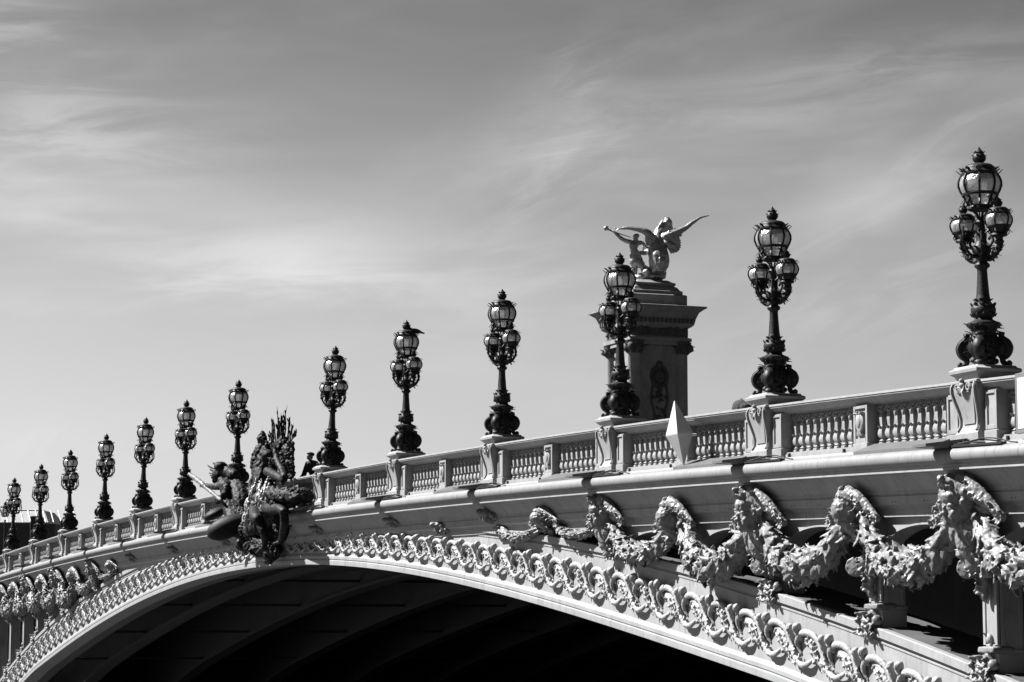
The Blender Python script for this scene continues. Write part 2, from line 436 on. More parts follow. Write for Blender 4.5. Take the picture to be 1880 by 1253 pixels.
def post(x):
    zt = zd(x) - 2.3; zb = up(x) + .15; H = zt - zb
    if H < .35: return
    m = MB()
    m.bbox(x - .2, x + .2, .02, .46, zb - .15, zt - .0, .012)
    vz = zd(x) - 3.13
    full = vz - .75 > zb
    if full:
        t = vz - .15; b = zb + .42
        # raised border strips around a sunk panel, front and right side
        for (a0, a1) in ((-.2, -.13), (.13, .2)): m.bbox(x + a0, x + a1, -.015, .05, b, t, .006)
        m.bbox(x - .115, x + .115, -.0, .05, b + .04, t, .006)
        m.bbox(x - .13, x + .13, -.013, .05, b - .06, b + .015, .006)
        m.ell((x, -.03, b + .1), (.07, .05, .08)); m.leaf((x - .05, -.02, b + .08), (.2, -.4, 1), (0, -1, 0), .14, .1, .3)
        m.bbox(x + .15, x + .215, .05, .12, b, t, .006); m.bbox(x + .15, x + .215, .38, .45, b, t, .006)
        m.bbox(x - .225, x + .225, -.03, .49, zb + .3, zb + .36, .012)
        m.bbox(x - .205, x + .205, .0, .48, zb - .1, zb + .30, .012)
    po = obj('spandrel_post', m, M_paint, bridge, 25)
    if vz > zb + .15: obj('capital', cap_m, M_carve, po, loc=(x, 0, vz))
    if H > .9: obj('post_foot', foot_m, M_carve, po, loc=(x, -.06, zb + .1))
for x in posts:
    if abs(x) > 3: post(x)

# ------------------------------------------------------------------ garlands and masks
def swag_mesh(seed, span=3.5, thick=.30):
    random.seed(seed); m = MB()
    def C(t):   # centreline of the swag
        s = (t - .5) * 2
        return Vector((s * (span / 2 - .14), -.33 - .1 * (1 - s * s), -.93 + .98 * abs(s) ** 2.3))
    def rad(t): s = abs(t - .5) * 2; return thick * (1 - .60 * s ** 1.5)
    pts = [C(i / 24) for i in range(25)]; m.tube(pts, [rad(i / 24) * .8 for i in range(25)], 14)
    for k in range(70):
        t = R(); c = C(t); r = rad(t); a = U(0, 2 * pi)
        tg = (C(min(1, t + .02)) - C(max(0, t - .02))).normalized(); n0 = Vector((0, -1, 0)); n0 = (n0 - tg * n0.dot(tg)).normalized(); b0 = tg.cross(n0)
        nn = n0 * cos(a) + b0 * sin(a); q = c + nn * r * .84
        e = r * U(.22, .42); rot = nn.to_track_quat('Z', 'Y').to_matrix()
        m.ell(tuple(q), (e, e * U(.5, 1), e * U(.4, .8)), rot, 9, 6)
    L = MB()
    for k in range(300):
        t = R() ** .9; c = C(t); r = rad(t); a = U(0, 2 * pi)
        tg = (C(min(1, t + .02)) - C(max(0, t - .02))).normalized(); n0 = Vector((0, -1, 0)); n0 = (n0 - tg * n0.dot(tg)).normalized(); b0 = tg.cross(n0)
        nn = n0 * cos(a) + b0 * sin(a); q = c + nn * r * .86
        dirn = (tg * (1 if t < .5 else -1) * U(.6, 1.1) + nn * U(.05, .28) + b0 * U(-.5, .5))
        L.leaf(tuple(q), tuple(dirn), tuple(nn), U(.17, .3), U(.1, .18), U(-.25, .45))
    for k in range(9):      # fluted shells and flowers facing outwards
        t = U(.2, .8); c = C(t); r = rad(t); q = c + Vector((0, -.93 * r, U(-.3, .4) * r))
        rr = U(.07, .12)
        for j in range(9):
            a = 2 * pi * j / 9; L.leaf(tuple(q), (cos(a), -.35, sin(a)), (0, -1, 0), rr * 1.3, rr * .8, .25)
        L.ell(tuple(q + Vector((0, -.02, 0))), (rr * .4, rr * .35, rr * .4), nu=8, nv=5)
    m.merge(L); return fuse(m, .0165, 1, .006, 14, 'garland', seed=seed)
swags = [swag_mesh(21), swag_mesh(22), swag_mesh(23)]

def face_blobs(m, c, s):
    """a classical mask face looking towards -Y and slightly down"""
    c = Vector(c)
    def e(o, r): m.ell(tuple(c + Vector(o) * s), tuple(a * s for a in r))
    e((0, 0, 0), (.19, .2, .25)); e((0, -.07, -.15), (.13, .14, .13)); e((0, -.17, -.21), (.055, .05, .05))
    e((0, -.205, -.03), (.03, .05, .085)); e((0, -.24, -.07), (.04, .045, .03))
    e((-.075, -.15, .055), (.07, .05, .025)); e((.075, -.15, .055), (.07, .05, .025))
    e((-.07, -.155, .015), (.035, .03, .022)); e((.07, -.155, .015), (.035, .03, .022))
    e((-.1, -.12, -.07), (.06, .06, .06)); e((.1, -.12, -.07), (.06, .06, .06))
    e((0, -.18, -.13), (.06, .04, .018)); e((0, -.175, -.155), (.05, .04, .02))
def shell_leaves(L, c, n, L0, W, spread, dz=1., out=.6):
    for j in range(n):
        a = (j / (n - 1) - .5) * spread
        L.leaf(c, (sin(a), -out, cos(a) * dz), (0, -1, -.2), L0 * (1 - .25 * abs(a) / (spread / 2 + .01)), W, .25, 6)
def mask_mesh(kind, seed):
    random.seed(seed); m = MB(); L = MB()
    if kind == 'major':
        # overhanging shell hood, head below it, draped body running down to the capital, big side leaf
        m.ell((0, -.34, -.03), (.22, .4, .13)); m.ell((0, -.6, -.02), (.15, .15, .11)); m.ell((0, -.74, .04), (.06, .08, .06))
        m.ell((0, -.25, .08), (.34, .28, .1)); m.ell((0, -.45, -.22), (.24, .3, .2))
        face_blobs(m, (0, -.48, -.42), 1.05)
        m.ell((0, -.25, -.5), (.3, .3, .42)); m.ell((0, -.22, -.88), (.24, .26, .35)); m.ell((0, -.14, -1.18), (.17, .2, .26))
        for sx in (-1, 1):
            m.ell((sx * .22, -.42, -.3), (.1, .14, .18)); m.tube(catm([(sx * .1, -.5, -.02), (sx * .4, -.42, -.16), (sx * .7, -.32, -.38), (sx * .95, -.24, -.6)], 4), lerp_list([.2, .16, .1, .05], 13), 9, flat=.7)
            for q in range(9): L.leaf((sx * .93, -.27, -.58), (cos(q * .7), -.4, sin(q * .7)), (0, -1, 0), .16, .11, .3)
            m.ell((sx * .94, -.27, -.58), (.07, .07, .07)); m.ell((sx * .45, -.2, -.42), (.2, .14, .14))
            m.ell((sx * .2, -.36, -.75), (.1, .14, .24))
        for k in range(50):
            z = U(-1.35, .05); w = .34 if z > -.6 else .24; m.ell((U(-w, w), U(-.5, -.1) * (1.2 + z * .5), z), U(.04, .09), nu=8, nv=5)
        
        shell_leaves(L, (0, -.45, -.1), 11, .36, .12, 2.6, .45, 1.0)
        for k in range(60):
            z = U(-1.35, .0); w = .36 if z > -.6 else .24
            sx = random.choice((-1, 1))
            L.leaf((sx * U(.1, w), -.3 * (1.35 + z) / 1.35 * U(.5, 1.5) - .12, z), (sx * U(.1, 1), U(-.6, .1), U(-1, .3)), (sx * .4, -1, 0), U(.14, .28), U(.08, .15), U(.1, .6))
        for sx in (-1, 1):
            for k in range(22):
                t = R(); p = (sx * (.3 + .68 * t), -.36 + .1 * t, -.16 - .44 * t)
                L.leaf(p, (sx * U(.2, 1), U(-.9, -.1), U(-.8, .8)), (0, -1, .2), U(.12, .22), U(.08, .13), .5)
        for k in range(14): L.leaf((U(-.1, .1), -.12, -1.3), (U(-.6, .6), -.4, U(-1, -.1)), (0, -1, 0), U(.14, .24), .1, .4)
    elif kind == 'minor':
        m.ell((0, -.26, -.24), (.15, .32, .1)); m.ell((0, -.46, -.24), (.1, .13, .1)); m.ell((0, -.46, -.46), (.2, .2, .22))
        m.ell((0, -.5, -.62), (.12, .1, .1)); m.ell((0, -.25, -.6), (.22, .26, .28)); m.ell((0, -.16, -.8), (.14, .16, .2))
        face_blobs(m, (0, -.38, -.5), .85)
        for sx in (-1, 1):
            m.tube(catm([(sx * .05, -.4, -.18), (sx * .3, -.34, -.28), (sx * .55, -.27, -.46), (sx * .78, -.22, -.64)], 4), lerp_list([.16, .12, .08, .04], 13), 9, flat=.7)
            for q in range(9): L.leaf((sx * .78, -.25, -.63), (cos(q * .7), -.4, sin(q * .7)), (0, -1, 0), .14, .1, .3)
            m.ell((sx * .78, -.25, -.63), (.06, .06, .06)); m.ell((sx * .3, -.2, -.5), (.14, .12, .14))
        for k in range(34):
            z = U(-.95, -.2); m.ell((U(-.22, .22), U(-.42, -.1), z), U(.035, .08), nu=8, nv=5)
        
        shell_leaves(L, (0, -.3, -.3), 9, .3, .1, 2.2, .5, .8)
        for k in range(60):
            z = U(-.98, -.25); sx = random.choice((-1, 1))
            L.leaf((sx * U(.05, .26), U(-.35, -.15), z), (sx * U(.1, 1), U(-.6, .1), U(-1, .4)), (sx * .4, -1, 0), U(.12, .22), U(.07, .13), U(.1, .6))
        for sx in (-1, 1):
            for k in range(26):
                t = R(); L.leaf((sx * (.2 + .6 * t), -.33 + .1 * t, -.25 - .4 * t), (sx * U(-.3, 1), U(-.9, -.2), U(-.8, .8)), (0, -1, .2), U(.1, .18), U(.06, .1), .5)
    else:   # small bracket leaf clump near the crown, where the arch rises into the frieze
        m.ell((0, -.2, -.14), (.26, .24, .12)); m.ell((0, -.4, -.12), (.12, .12, .09)); m.ell((0, -.18, -.3), (.18, .16, .14))
        for sx in (-1, 1): m.ell((sx * .3, -.12, -.24), (.18, .12, .1)); m.ell((sx * .5, -.08, -.28), (.12, .09, .08))
        for k in range(16): m.ell((U(-.4, .4), U(-.25, -.05), U(-.38, -.08)), U(.04, .07), nu=8, nv=5)
        
        for k in range(46):
            x = U(-.5, .5); L.leaf((x, -.12, U(-.35, -.1)), (x * 2, U(-.8, -.1), U(-.8, .5)), (0, -1, 0), U(.1, .2), U(.06, .12), .4)
    m.merge(L); return fuse(m, .017, 1, .012, 10, 'mask', seed=seed, ridged=True)
mk_major = [mask_mesh('major', 31), mask_mesh('major', 32)]; mk_minor = [mask_mesh('minor', 33), mask_mesh('minor', 34)]; mk_small = mask_mesh('small', 35)
for i, x in enumerate(LX + [47.2]):
    room = (zd(x) - 1.72) - (up(x) + .2)
    if room > 1.15: obj('mask', mk_major[i % 2], M_mask, bridge, loc=(x, -.08, zd(x) - 1.80))
    elif room > .62: obj('mask', mk_major[i % 2], M_mask, bridge, loc=(x, -.12, zd(x) - 1.74), scale=(.9, .8, room / 1.2))
    else: obj('bracket_leaf', mk_small, M_mask, bridge, loc=(x, -.18, zd(x) - 1.70), scale=(.8, .9, max(.7, room / .5)))
for i, x in enumerate(MIDX + [43.7]):
    room = (zd(x) - 1.9) - (up(x) + .2)
    if room > .75: obj('mask', mk_minor[i % 2], M_mask, bridge, loc=(x, -.14, zd(x) - 1.72))
    elif room > .3: obj('mask', mk_minor[i % 2], M_mask, bridge, loc=(x, -.1, zd(x) - 1.74), scale=(.95, .85, .62))
    elif room > .05: obj('bracket_leaf', mk_small, M_mask, bridge, loc=(x, -.15, zd(x) - 1.92), scale=(.6, .8, .8))
allp = sorted(LX + MIDX + [43.7, 47.2])
for i, (a, b) in enumerate(zip(allp[:-1], allp[1:])):
    if b - a > 4.5: continue
    xm = (a + b) / 2; room = zd(xm) - 2.3 - up(xm)
    sl = atan2(zd(b) - zd(a), b - a)
    sz = min(1., (zd(xm) - 2.2 - (up(xm) + .12)) / 1.12)
    if sz > .42: obj('garland', swags[i % 3], M_carve, bridge, loc=(xm, 0, zd(xm) - 2.2), rot=(0, -sl, 0), scale=((b - a) / 3.5, max(.7, sz ** .5), sz))
    elif sz > .12: obj('garland', swags[i % 3], M_carve, bridge, loc=(xm, 0, zd(xm) - 2.12), rot=(0, -sl, 0), scale=((b - a) / 3.5 * .9, .6, .34))

# ------------------------------------------------------------------ balustrade
def sq(m, prof, x, y, z):
    for (w0, z0), (w1, z1) in zip(prof[:-1], prof[1:]):
        pass
    rings = [[(x + a * w, y + b * w, z + h) for a, b in ((-1, -1), (1, -1), (1, 1), (-1, 1))] for w, h in prof]
    m.loft(rings)
def baluster_mesh():
    m = MB()
    m.bbox(-.062, .062, -.062, .062, .0, .05, .008)
    sq(m, [(.03, .05), (.055, .075), (.03, .1), (.028, .115), (.05, .13), (.068, .17), (.072, .21), (.06, .26), (.042, .30), (.052, .308), (.05, .325), (.036, .335), (.042, .40), (.046, .46), (.04, .53), (.032, .56), (.055, .57), (.055, .585)], 0, 0, 0)
    for sx in (-1, 1):
        for sy in (-1, 1): m.leaf((0, sy * .03, .29), (sx * .6, sy * .6, .3), (0, sy, .6), .07, .05, .5)
    # little pointed arch head between balusters
    m.tube([(-.11, -.04, .59), (-.055, -.045, .655), (0, -.04, .59), (.055, -.045, .655), (.11, -.04, .59)], .014, 5)
    m.ell((0, -.045, .65), (.022, .02, .022), nu=7, nv=5); m.ell((.11, -.045, .655), (.018, .02, .018), nu=7, nv=5)
    m.box(-.125, .125, -.02, .05, .58, .70)
    return m.mesh('baluster', 35)
bal_m = baluster_mesh()
ends = [47.2] + LX + [-54.4]
bal_jobs = []
bays = []
pairs = [(47.2, 40.13)] + list(zip(LX[:-1], LX[1:])) + [(-47.33, -54.4)]
for hi, lo in pairs:
    mid = (hi + lo) / 2; central = (hi - lo) > 9
    m = MB(); xs = frange(lo, hi, 14)
    sweep(m, [(-.25, -.215), (-.335, -.225), (-.34, -.262), (-.325, -.268), (-.325, -.29), (-.29, -.30), (-.24, -.345), (-.17, -.385), (-.17, -.40), (.17, -.40), (.17, -.385), (.24, -.345), (.34, -.262), (.335, -.225), (.25, -.215)], xs, zd)
    sweep(m, [(-.17, -1.095), (-.19, -1.10), (-.19, -1.125), (-.21, -1.13), (-.21, -1.30), (.25, -1.30), (.25, -1.13), (.17, -1.095)], xs, zd)
    rail = obj('balustrade', m, M_ped, bridge, 25)
    # middle panel pier with shield relief
    mids = [mid] if not central else [mid - 2.5, mid + 2.5]
    for px in mids:
        p = MB(); z = zd(px)
        p.bbox(px - .22, px + .22, -.2, .2, z - 1.10, z - .39, .01)
        for a0, a1, z0, z1 in ((-.235, -.17, -1.05, -.42), (.17, .235, -1.05, -.42), (-.17, .17, -.47, -.42), (-.17, .17, -1.05, -.97)): p.bbox(px + a0, px + a1, -.235, -.19, z + z0, z + z1, .005)
        p.bbox(px - .25, px + .25, -.25, .22, z - 1.30, z - 1.05, .01)
        pp = obj('panel_pier', p, M_ped, bridge, 25)
        s = MB(); s.prism([(-.1, .2), (-.13, .05), (-.1, -.06), (-.06, -.13), (-.1, -.2), (-.03, -.19), (0, -.21), (.03, -.19), (.1, -.2), (.06, -.13), (.1, -.06), (.13, .05), (.1, .2), (.04, .17), (0, .2), (-.04, .17)], -.07, 0, .2)
        s.ell((0, -.05, .04), (.085, .05, .13))
        for k in range(10): s.leaf((U(-.11, .11), -.03, .19), (U(-1, 1), -.4, U(-.3, .5)), (0, -1, 0), .08, .05, .4)
        obj('shield', s, M_ped, pp, 50, loc=(px, -.2, z - .73))
    # balusters
    segs = []
    edges = [lo + .74] + sum([[c - .26, c + .26] for c in mids], []) + [hi - .74]
    for a, b in zip(edges[0::2], edges[1::2]):
        n = max(2, round((b - a) / .262)); st = (b - a) / n
        for k in range(n): bal_jobs.append((a + st * (k + .5), rail, st))
bal_jobs.sort(key=lambda t: -t[0])
vis = [t for t in bal_jobs if t[0] < 43.5]
rest = MB(); src = [tuple(v.co) for v in bal_m.vertices]; sf = [tuple(p.vertices) for p in bal_m.polygons]
for i, (x, rail, st) in enumerate(bal_jobs):
    if x < 43.5 and vis.index((x, rail, st)) < 99:
        obj('baluster', bal_m, M_ped, rail, loc=(x, -.02, zd(x) - 1.098), scale=(st / .25, 1, 1.0))
    else:
        rest.add(src, sf, Matrix.Translation((x, -.02, zd(x) - 1.098)) @ Matrix.Diagonal((st / .25, 1, 1.0, 1)))
tag(obj('baluster', rest, M_ped, bridge, 35), kind='stuff')
# ------------------------------------------------------------------ lamp pedestals
def pedestal_meshes():
    body = MB()
    # curved console block: side profile (y,z) bulging forward at the top, waisted, flaring at the foot; narrower towards the foot
    prof = [(-.30, -.235, .30), (-.37, -.27, .35), (-.395, -.33, .365), (-.39, -.42, .36), (-.355, -.55, .335), (-.31, -.70, .305), (-.285, -.82, .285), (-.29, -.93, .285), (-.33, -1.01, .31), (-.36, -1.05, .33), (-.36, -1.17, .335), (-.36, -1.30, .335)]
    rings = [[(-w, y, z), (w, y, z), (w, .30, z), (-w, .30, z)] for y, z, w in prof]
    body.loft(rings)
    # raised S borders on the front
    for sx in (-1, 1):
        pts = [(sx * (w - .035), y - .012, z) for y, z, w in prof[1:9]]
        body.tube(catm(pts, 3), .028, 6)
    pan = [(-.355, -.42, .25), (-.32, -.60, .21), (-.28, -.78, .17), (-.275, -.90, .16)]
    rings = []
    for y, z, w in pan: rings.append([(-w, y - .03, z), (w, y - .03, z), (w, y + .08, z), (-w, y + .08, z)])
    body.loft(rings)
    # flanking pilasters
    for sx in (-1, 1):
        c = sx * .56
        body.bbox(c - .16, c + .16, -.24, .24, -1.12, -.39, .01)
        for a0, a1, z0, z1 in ((-.16, -.11, -1.02, -.42), (.11, .16, -1.02, -.42), (-.11, .11, -.47, -.42), (-.11, .11, -1.02, -.95)): body.bbox(c + a0, c + a1, -.265, -.235, z0, z1, .004)
        body.bbox(c - .18, c + .18, -.28, .25, -1.30, -1.03, .01)
    body.bbox(-.42, .42, -.41, .34, -1.33, -1.19, .012)
    # rail breaking forward round the block
    body.bbox(-.40, .40, -.405, .36, -.275, -.225, .012)
    cap = MB()
    sq(cap, [(.30, -.23), (.31, -.21), (.34, -.15), (.39, -.11), (.405, -.105), (.41, -.06), (.395, -.045), (.36, -.03), (.34, .0)], 0, 0, 0)
    orn = MB(); random.seed(3)
    for j in range(9):
        a = (j / 8 - .5) * 2.6; orn.leaf((0, 0, .04), (sin(a), -.35, -cos(a)), (0, -1, 0), .13, .05, .2)
    orn.ell((0, -.02, .06), (.06, .05, .04)); orn.ell((0, -.03, .13), (.035, .04, .035))
    for sx in (-1, 1):
        orn.tube([(sx * (.16 + .07 * cos(a) * (1 - a / 12)), -.01, .02 + .07 * sin(a) * (1 - a / 12)) for a in [k * .5 for k in range(16)]], .016, 5)
        orn.tube([(sx * .08, 0, .03), (sx * .12, -.01, -.05), (sx * .17, 0, -.05)], .015, 5)
    return body.mesh('pedestal', 30), cap.mesh('pedestal_cap', 35), orn.mesh('shell_ornament', 45)
ped_m, pcap_m, orn_m = pedestal_meshes()
for x in LX + [47.2]:
    p = obj('pedestal', ped_m, M_ped, bridge, loc=(x, 0, zd(x)))
    obj('pedestal_cap', pcap_m, M_ped, p)
    obj('shell_ornament', orn_m, M_ped, p, loc=(0, -.40, -.36))
# keystone pedestal between the two middle bays is hidden behind the sculpture
# sloping lead covers on the ledge and bracket blocks that shade the round moulding
random.seed(19)
for x in LX + [47.2]:
    m = MB(); xs = frange(x - 3.1, x - .62, 6)
    sweep(m, [(-.22, -1.08), (-.62, -1.225), (-.62, -1.285), (-.22, -1.30)], xs, zd)
    obj('ledge_cover', m, M_plate, bridge)
    m = MB(); z = zd(x)
    m.loft([[(x - .44, -.40, z - 1.13), (x - .38, -1.10, z - 1.225), (x - .38, -1.10, z - 1.268), (x - .44, -.40, z - 1.29)], [(x + .10, -.40, z - 1.13), (x + .02, -1.10, z - 1.225), (x + .02, -1.10, z - 1.268), (x + .10, -.40, z - 1.29)]])
    obj('ledge_bracket', m, M_plate, bridge)
    # small clips on the plinth
    m = MB()
    for dx in (-2.9, -1.0, .95, 2.95): m.box(x + dx - .02, x + dx + .02, -.245, -.2, zd(x + dx) - 1.24, zd(x + dx) - 1.12)
    obj('plinth_clips', m, M_cable, bridge)
    c = MB(); sweep(c, [(-.60, -1.232), (-.70, -1.25), (-.70, -1.278), (-.60, -1.28)], frange(x - .38, x + 1.5, 8), zd)  # flat black strip along the ledge edge, ahead of the cables
    for k in range(3):
        pts = []
        for i in range(15):
            t = i / 14; xx = x - .6 + t * (1.4 + .5 * k)
            pts.append((xx, -.50 - .06 * k + .04 * sin(5 * t + k * 2), zd(xx) - 1.225 + .03 * sin(pi * t) + .018 * k * sin(9 * t + k)))
        c.tube(pts, .011 + .006 * (k == 0), 5)
    for k in range(3):
        xx = x + U(-.7, .3); c.box(xx - .08, xx + .07, -.5, -.4, zd(xx) - 1.22, zd(xx) - 1.15)
    obj('ledge_strip_and_cables', c, M_cable, bridge, 60)

# ------------------------------------------------------------------ lamps
def spikes(L, n, r, z, dirz, ln, w, curl=.4, out=1., jitter=.0, ph=0.):
    for j in range(n):
        a = 2 * pi * j / n + ph; c, s = cos(a), sin(a)
        L.leaf((r * c, r * s, z + U(-jitter, jitter)), (c * out, s * out, dirz), (c, s, -.2), ln, w, curl)
def lantern_meshes(s, nrib, prefix):
    random.seed(41)
    gp = [(.17, -.175), (.20, -.13), (.245, -.05), (.275, .0), (.315, .07), (.338, .15), (.335, .21), (.31, .275), (.27, .33)]
    G = MB(); G.lathe([(r * s * .985, z * s) for r, z in gp], 24, caps=False)
    Fm = MB()
    for j in range(nrib):
        a = 2 * pi * j / nrib + .2; c, sn = cos(a), sin(a)
        pts = [((r + .012) * s * c, (r + .012) * s * sn, z * s) for r, z in gp]
        Fm.tube(catm(pts, 2), .016 * s + .004, 5)
        Fm.leaf((.355 * s * c, .355 * s * sn, .12 * s), (0, 0, 1), (c, sn, 0), .1 * s, .05 * s, .0)
        Fm.leaf((.28 * s * c, .28 * s * sn, .31 * s), (c, sn, .75), (c, sn, .2), .13 * s, .05 * s, -.1)
        Fm.leaf((.26 * s * c, .26 * s * sn, -.06 * s), (c * .5, sn * .5, -1), (c, sn, -.2), .13 * s, .05 * s, .3)
        Fm.tube([(.25 * s * c, .25 * s * sn, -.09 * s), (.27 * s * c, .27 * s * sn, -.15 * s), (.23 * s * c, .23 * s * sn, -.2 * s)], .012 * s + .002, 4)
    def ring(r, z, t, n=24): Fm.tube([(r * s * cos(2 * pi * k / n), r * s * sin(2 * pi * k / n), z * s) for k in range(n + 1)], t * s, 5)
    if s < .8: Fm.lathe([(r * s, z * s) for r, z in ((.15, -.19), (.185, -.17), (.225, -.12), (.262, -.05), (.288, .01), (.27, .01))], 20)
    ring(.285, .0, .027); ring(.278, .32, .03)
    Fm.lathe([(r * s, z * s) for r, z in ((.19, -.25), (.215, -.235), (.215, -.2), (.18, -.17), (.12, -.165))][::1], 20)
    Fm.lathe([(r * s, z * s) for r, z in ((.285, .32), (.30, .335), (.30, .35), (.27, .365), (.25, .40), (.25, .425), (.235, .45), (.20, .475), (.13, .49), (.09, .50))], 20)
    spikes(Fm, 10, .255 * s, .37 * s, .9, .1 * s, .08 * s, .2)
    Fi = MB(); Fi.lathe([(r * s, z * s) for r, z in ((.09, .49), (.07, .51), (.1, .54), (.115, .58), (.10, .63), (.075, .655), (.085, .67), (.06, .70), (.03, .73), (.008, .765))], 12)
    for zz, rr in ((.54, .09), (.60, .1), (.655, .07)): spikes(Fi, 6, rr * .85 * s, zz * s, 1.3, .05 * s, .055 * s, .15, ph=zz * 30)
    return G.mesh(prefix + 'glass', 60), Fm.mesh(prefix + 'lantern', 50), Fi.mesh('finial', 50)
gT, fT, iT = lantern_meshes(1.0, 8, '')
gS, fS, iS = lantern_meshes(.62, 6, '')
def lamp_meshes():
    random.seed(51)
    B = MB()
    B.lathe([(.15, .02), (.17, .06), (.16, .12), (.2, .18), (.25, .25), (.26, .34), (.24, .42), (.2, .50), (.19, .55), (.21, .60), (.255, .63), (.27, .66), (.262, .69), (.2, .715), (.15, .74), (.14, .77), (.165, .80), (.195, .86), (.20, .91), (.18, .96), (.14, 1.0), (.12, 1.02)], 16)
    for k in range(4):
        a = pi / 4 + k * pi / 2; T = Matrix.Rotation(a, 4, 'Z')
        pts = [(.385, 0, .07), (.40, 0, .03), (.34, 0, .035), (.29, 0, .07), (.285, 0, .13), (.34, 0, .175), (.37, 0, .23), (.38, 0, .30), (.35, 0, .375), (.31, 0, .42), (.27, 0, .46), (.285, 0, .51), (.30, 0, .49)]
        q = catm(pts, 3); B.tube(q, lerp_list([.03, .04, .045, .045, .05, .06, .07, .075, .07, .055, .05, .05, .03], len(q)), 7, mat=T, flat=1.3)
        B.ell((.27, 0, .28), (.11, .075, .15), mat=T, nu=10, nv=7); B.ell((.385, 0, .05), (.04, .08, .045), mat=T, nu=8, nv=6)
        B.ell((.27, 0, .50), (.05, .09, .045), mat=T, nu=8, nv=6)
        T2 = Matrix.Rotation(a + pi / 4, 4, 'Z'); B.ell((.19, 0, .1), (.06, .06, .05), mat=T2, nu=8, nv=6); B.ell((.215, 0, .33), (.05, .09, .12), mat=T2, nu=8, nv=6)
    for k in range(90):
        a = U(0, 2 * pi); z = U(.15, .66); r = .22 + .03 * sin(z * 9)
        B.leaf((r * cos(a), r * sin(a), z), (cos(a) * .7, sin(a) * .7, U(-.6, .9)), (cos(a), sin(a), 0), U(.06, .12), U(.04, .07), .3)
    spikes(B, 10, .165, .96, 1.8, .06, .09, .1); spikes(B, 12, .17, .80, 2, .06, .08, .1); spikes(B, 14, .235, .66, .2, .04, .09, -.2); 
    S = MB(); S.lathe([(.12, 1.0), (.125, 1.05), (.108, 1.10), (.1, 1.16), (.092, 1.28), (.083, 1.40), (.078, 1.52), (.082, 1.55), (.115, 1.575), (.125, 1.60), (.11, 1.63), (.085, 1.65), (.088, 1.70), (.12, 1.76), (.15, 1.82), (.145, 1.88), (.1, 1.95), (.08, 2.0), (.09, 2.08), (.07, 2.16), (.06, 2.25), (.085, 2.29), (.06, 2.33), (.05, 2.37)], 14)
    for k in range(8):
        a = 2 * pi * k / 8; S.tube([(.045 * cos(a), .045 * sin(a), 2.34), (.075 * cos(a), .075 * sin(a), 2.42), (.155 * cos(a), .155 * sin(a), 2.505)], .012, 5)
    spikes(S, 8, .105, 1.04, 1.2, .06, .07, .3); spikes(S, 9, .1, 1.74, .7, .13, .07, .6); spikes(S, 9, .13, 1.86, .9, .12, .07, .6, ph=.3); spikes(S, 8, .07, 2.12, 1, .1, .05, .5); spikes(S, 8, .06, 2.27, .3, .08, .05, .4)
    A = MB()    # one arm, pointing along +X, carrying a lantern at r = .33
    A.tube(catm([(.06, 0, 1.70), (.16, 0, 1.68), (.26, 0, 1.74), (.33, 0, 1.84), (.345, 0, 1.94), (.33, 0, 2.02)], 4), lerp_list([.04, .035, .032, .03, .04, .07], 21), 7)
    A.tube(catm([(.08, 0, 1.95), (.16, 0, 1.90), (.22, 0, 1.97), (.18, 0, 2.04), (.14, 0, 1.99)], 4), .022, 6)
    A.ell((.33, 0, 1.93), (.075, .075, .045), nu=10, nv=6); A.ell((.25, 0, 1.76), (.06, .06, .05), nu=8, nv=6)
    for k in range(24):
        t = R(); A.leaf((.1 + .25 * t, U(-.03, .03), 1.69 + .22 * t * t), (U(.1, 1), U(-1, 1), U(-.7, .7)), (0, 0, 1), U(.06, .12), U(.03, .06), .5)
    Pm = MB()   # pronged side bracket: a curved stem with an upright leafy prong, pointing along +X
    Pm.tube(catm([(.1, 0, 1.74), (.2, 0, 1.74), (.30, 0, 1.80), (.37, 0, 1.89), (.40, 0, 1.99), (.395, 0, 2.12), (.39, 0, 2.2)], 4), lerp_list([.03, .026, .024, .022, .02, .018, .014], 25), 6)
    Pm.ell((.39, 0, 2.1), (.022, .022, .07), nu=7, nv=5)
    for (x, z, dx, dz) in ((.37, 1.88, 1, .5), (.39, 1.95, .8, .8), (.3, 1.8, .6, -.8), (.34, 1.85, -.5, 1), (.24, 1.76, .3, -1), (.39, 2.0, -.7, .6)): Pm.leaf((x, 0, z), (dx, .15, dz), (dx * .2, 0, 1), .095, .04, .4)
    return B.mesh('lamp_base', 50), S.mesh('lamp_shaft', 50), A.mesh('arm', 50), Pm.mesh('bracket', 50)
Bm, Sm, Am, Pm_ = lamp_meshes()
LZ = 2.66
def make_lamp():
    r = empty('candelabra_lamp', (0, 0, 0))
    obj('lamp_base', Bm, M_bronze, r); obj('lamp_shaft', Sm, M_bronze, r)
    t = obj('lantern', fT, M_bronze, r, loc=(0, 0, LZ + .065), scale=(.95, .95, 1)); obj('glass_globe', gT, M_glass, t); obj('finial', iT, M_bronze, t)
    # screen-right axis of the photograph is about (.38,.92); three small lanterns round the shaft
    for az, dz, rr in ((13, .0, .38), (193, .0, .38)):
        a = radians(az); o = obj('arm', Am, M_bronze, r, rot=(0, 0, a), loc=(0, 0, dz), scale=(rr / .33, 1, 1))
        s = obj('small_lantern', fS, M_bronze, r, loc=(rr * cos(a), rr * sin(a), 2.17 + dz))
        obj('glass_globe', gS, M_glass, s); obj('finial', iS, M_bronze, s)
    for az, sc in ((103, 1), (283, 1), (58, .8), (148, .8), (238, .8), (328, .8)):
        obj('bracket', Pm_, M_bronze, r, rot=(0, 0, radians(az)), loc=(0, 0, 1.74 * (1 - sc)), scale=(sc, sc, sc))
    return r
lamp0 = make_lamp()
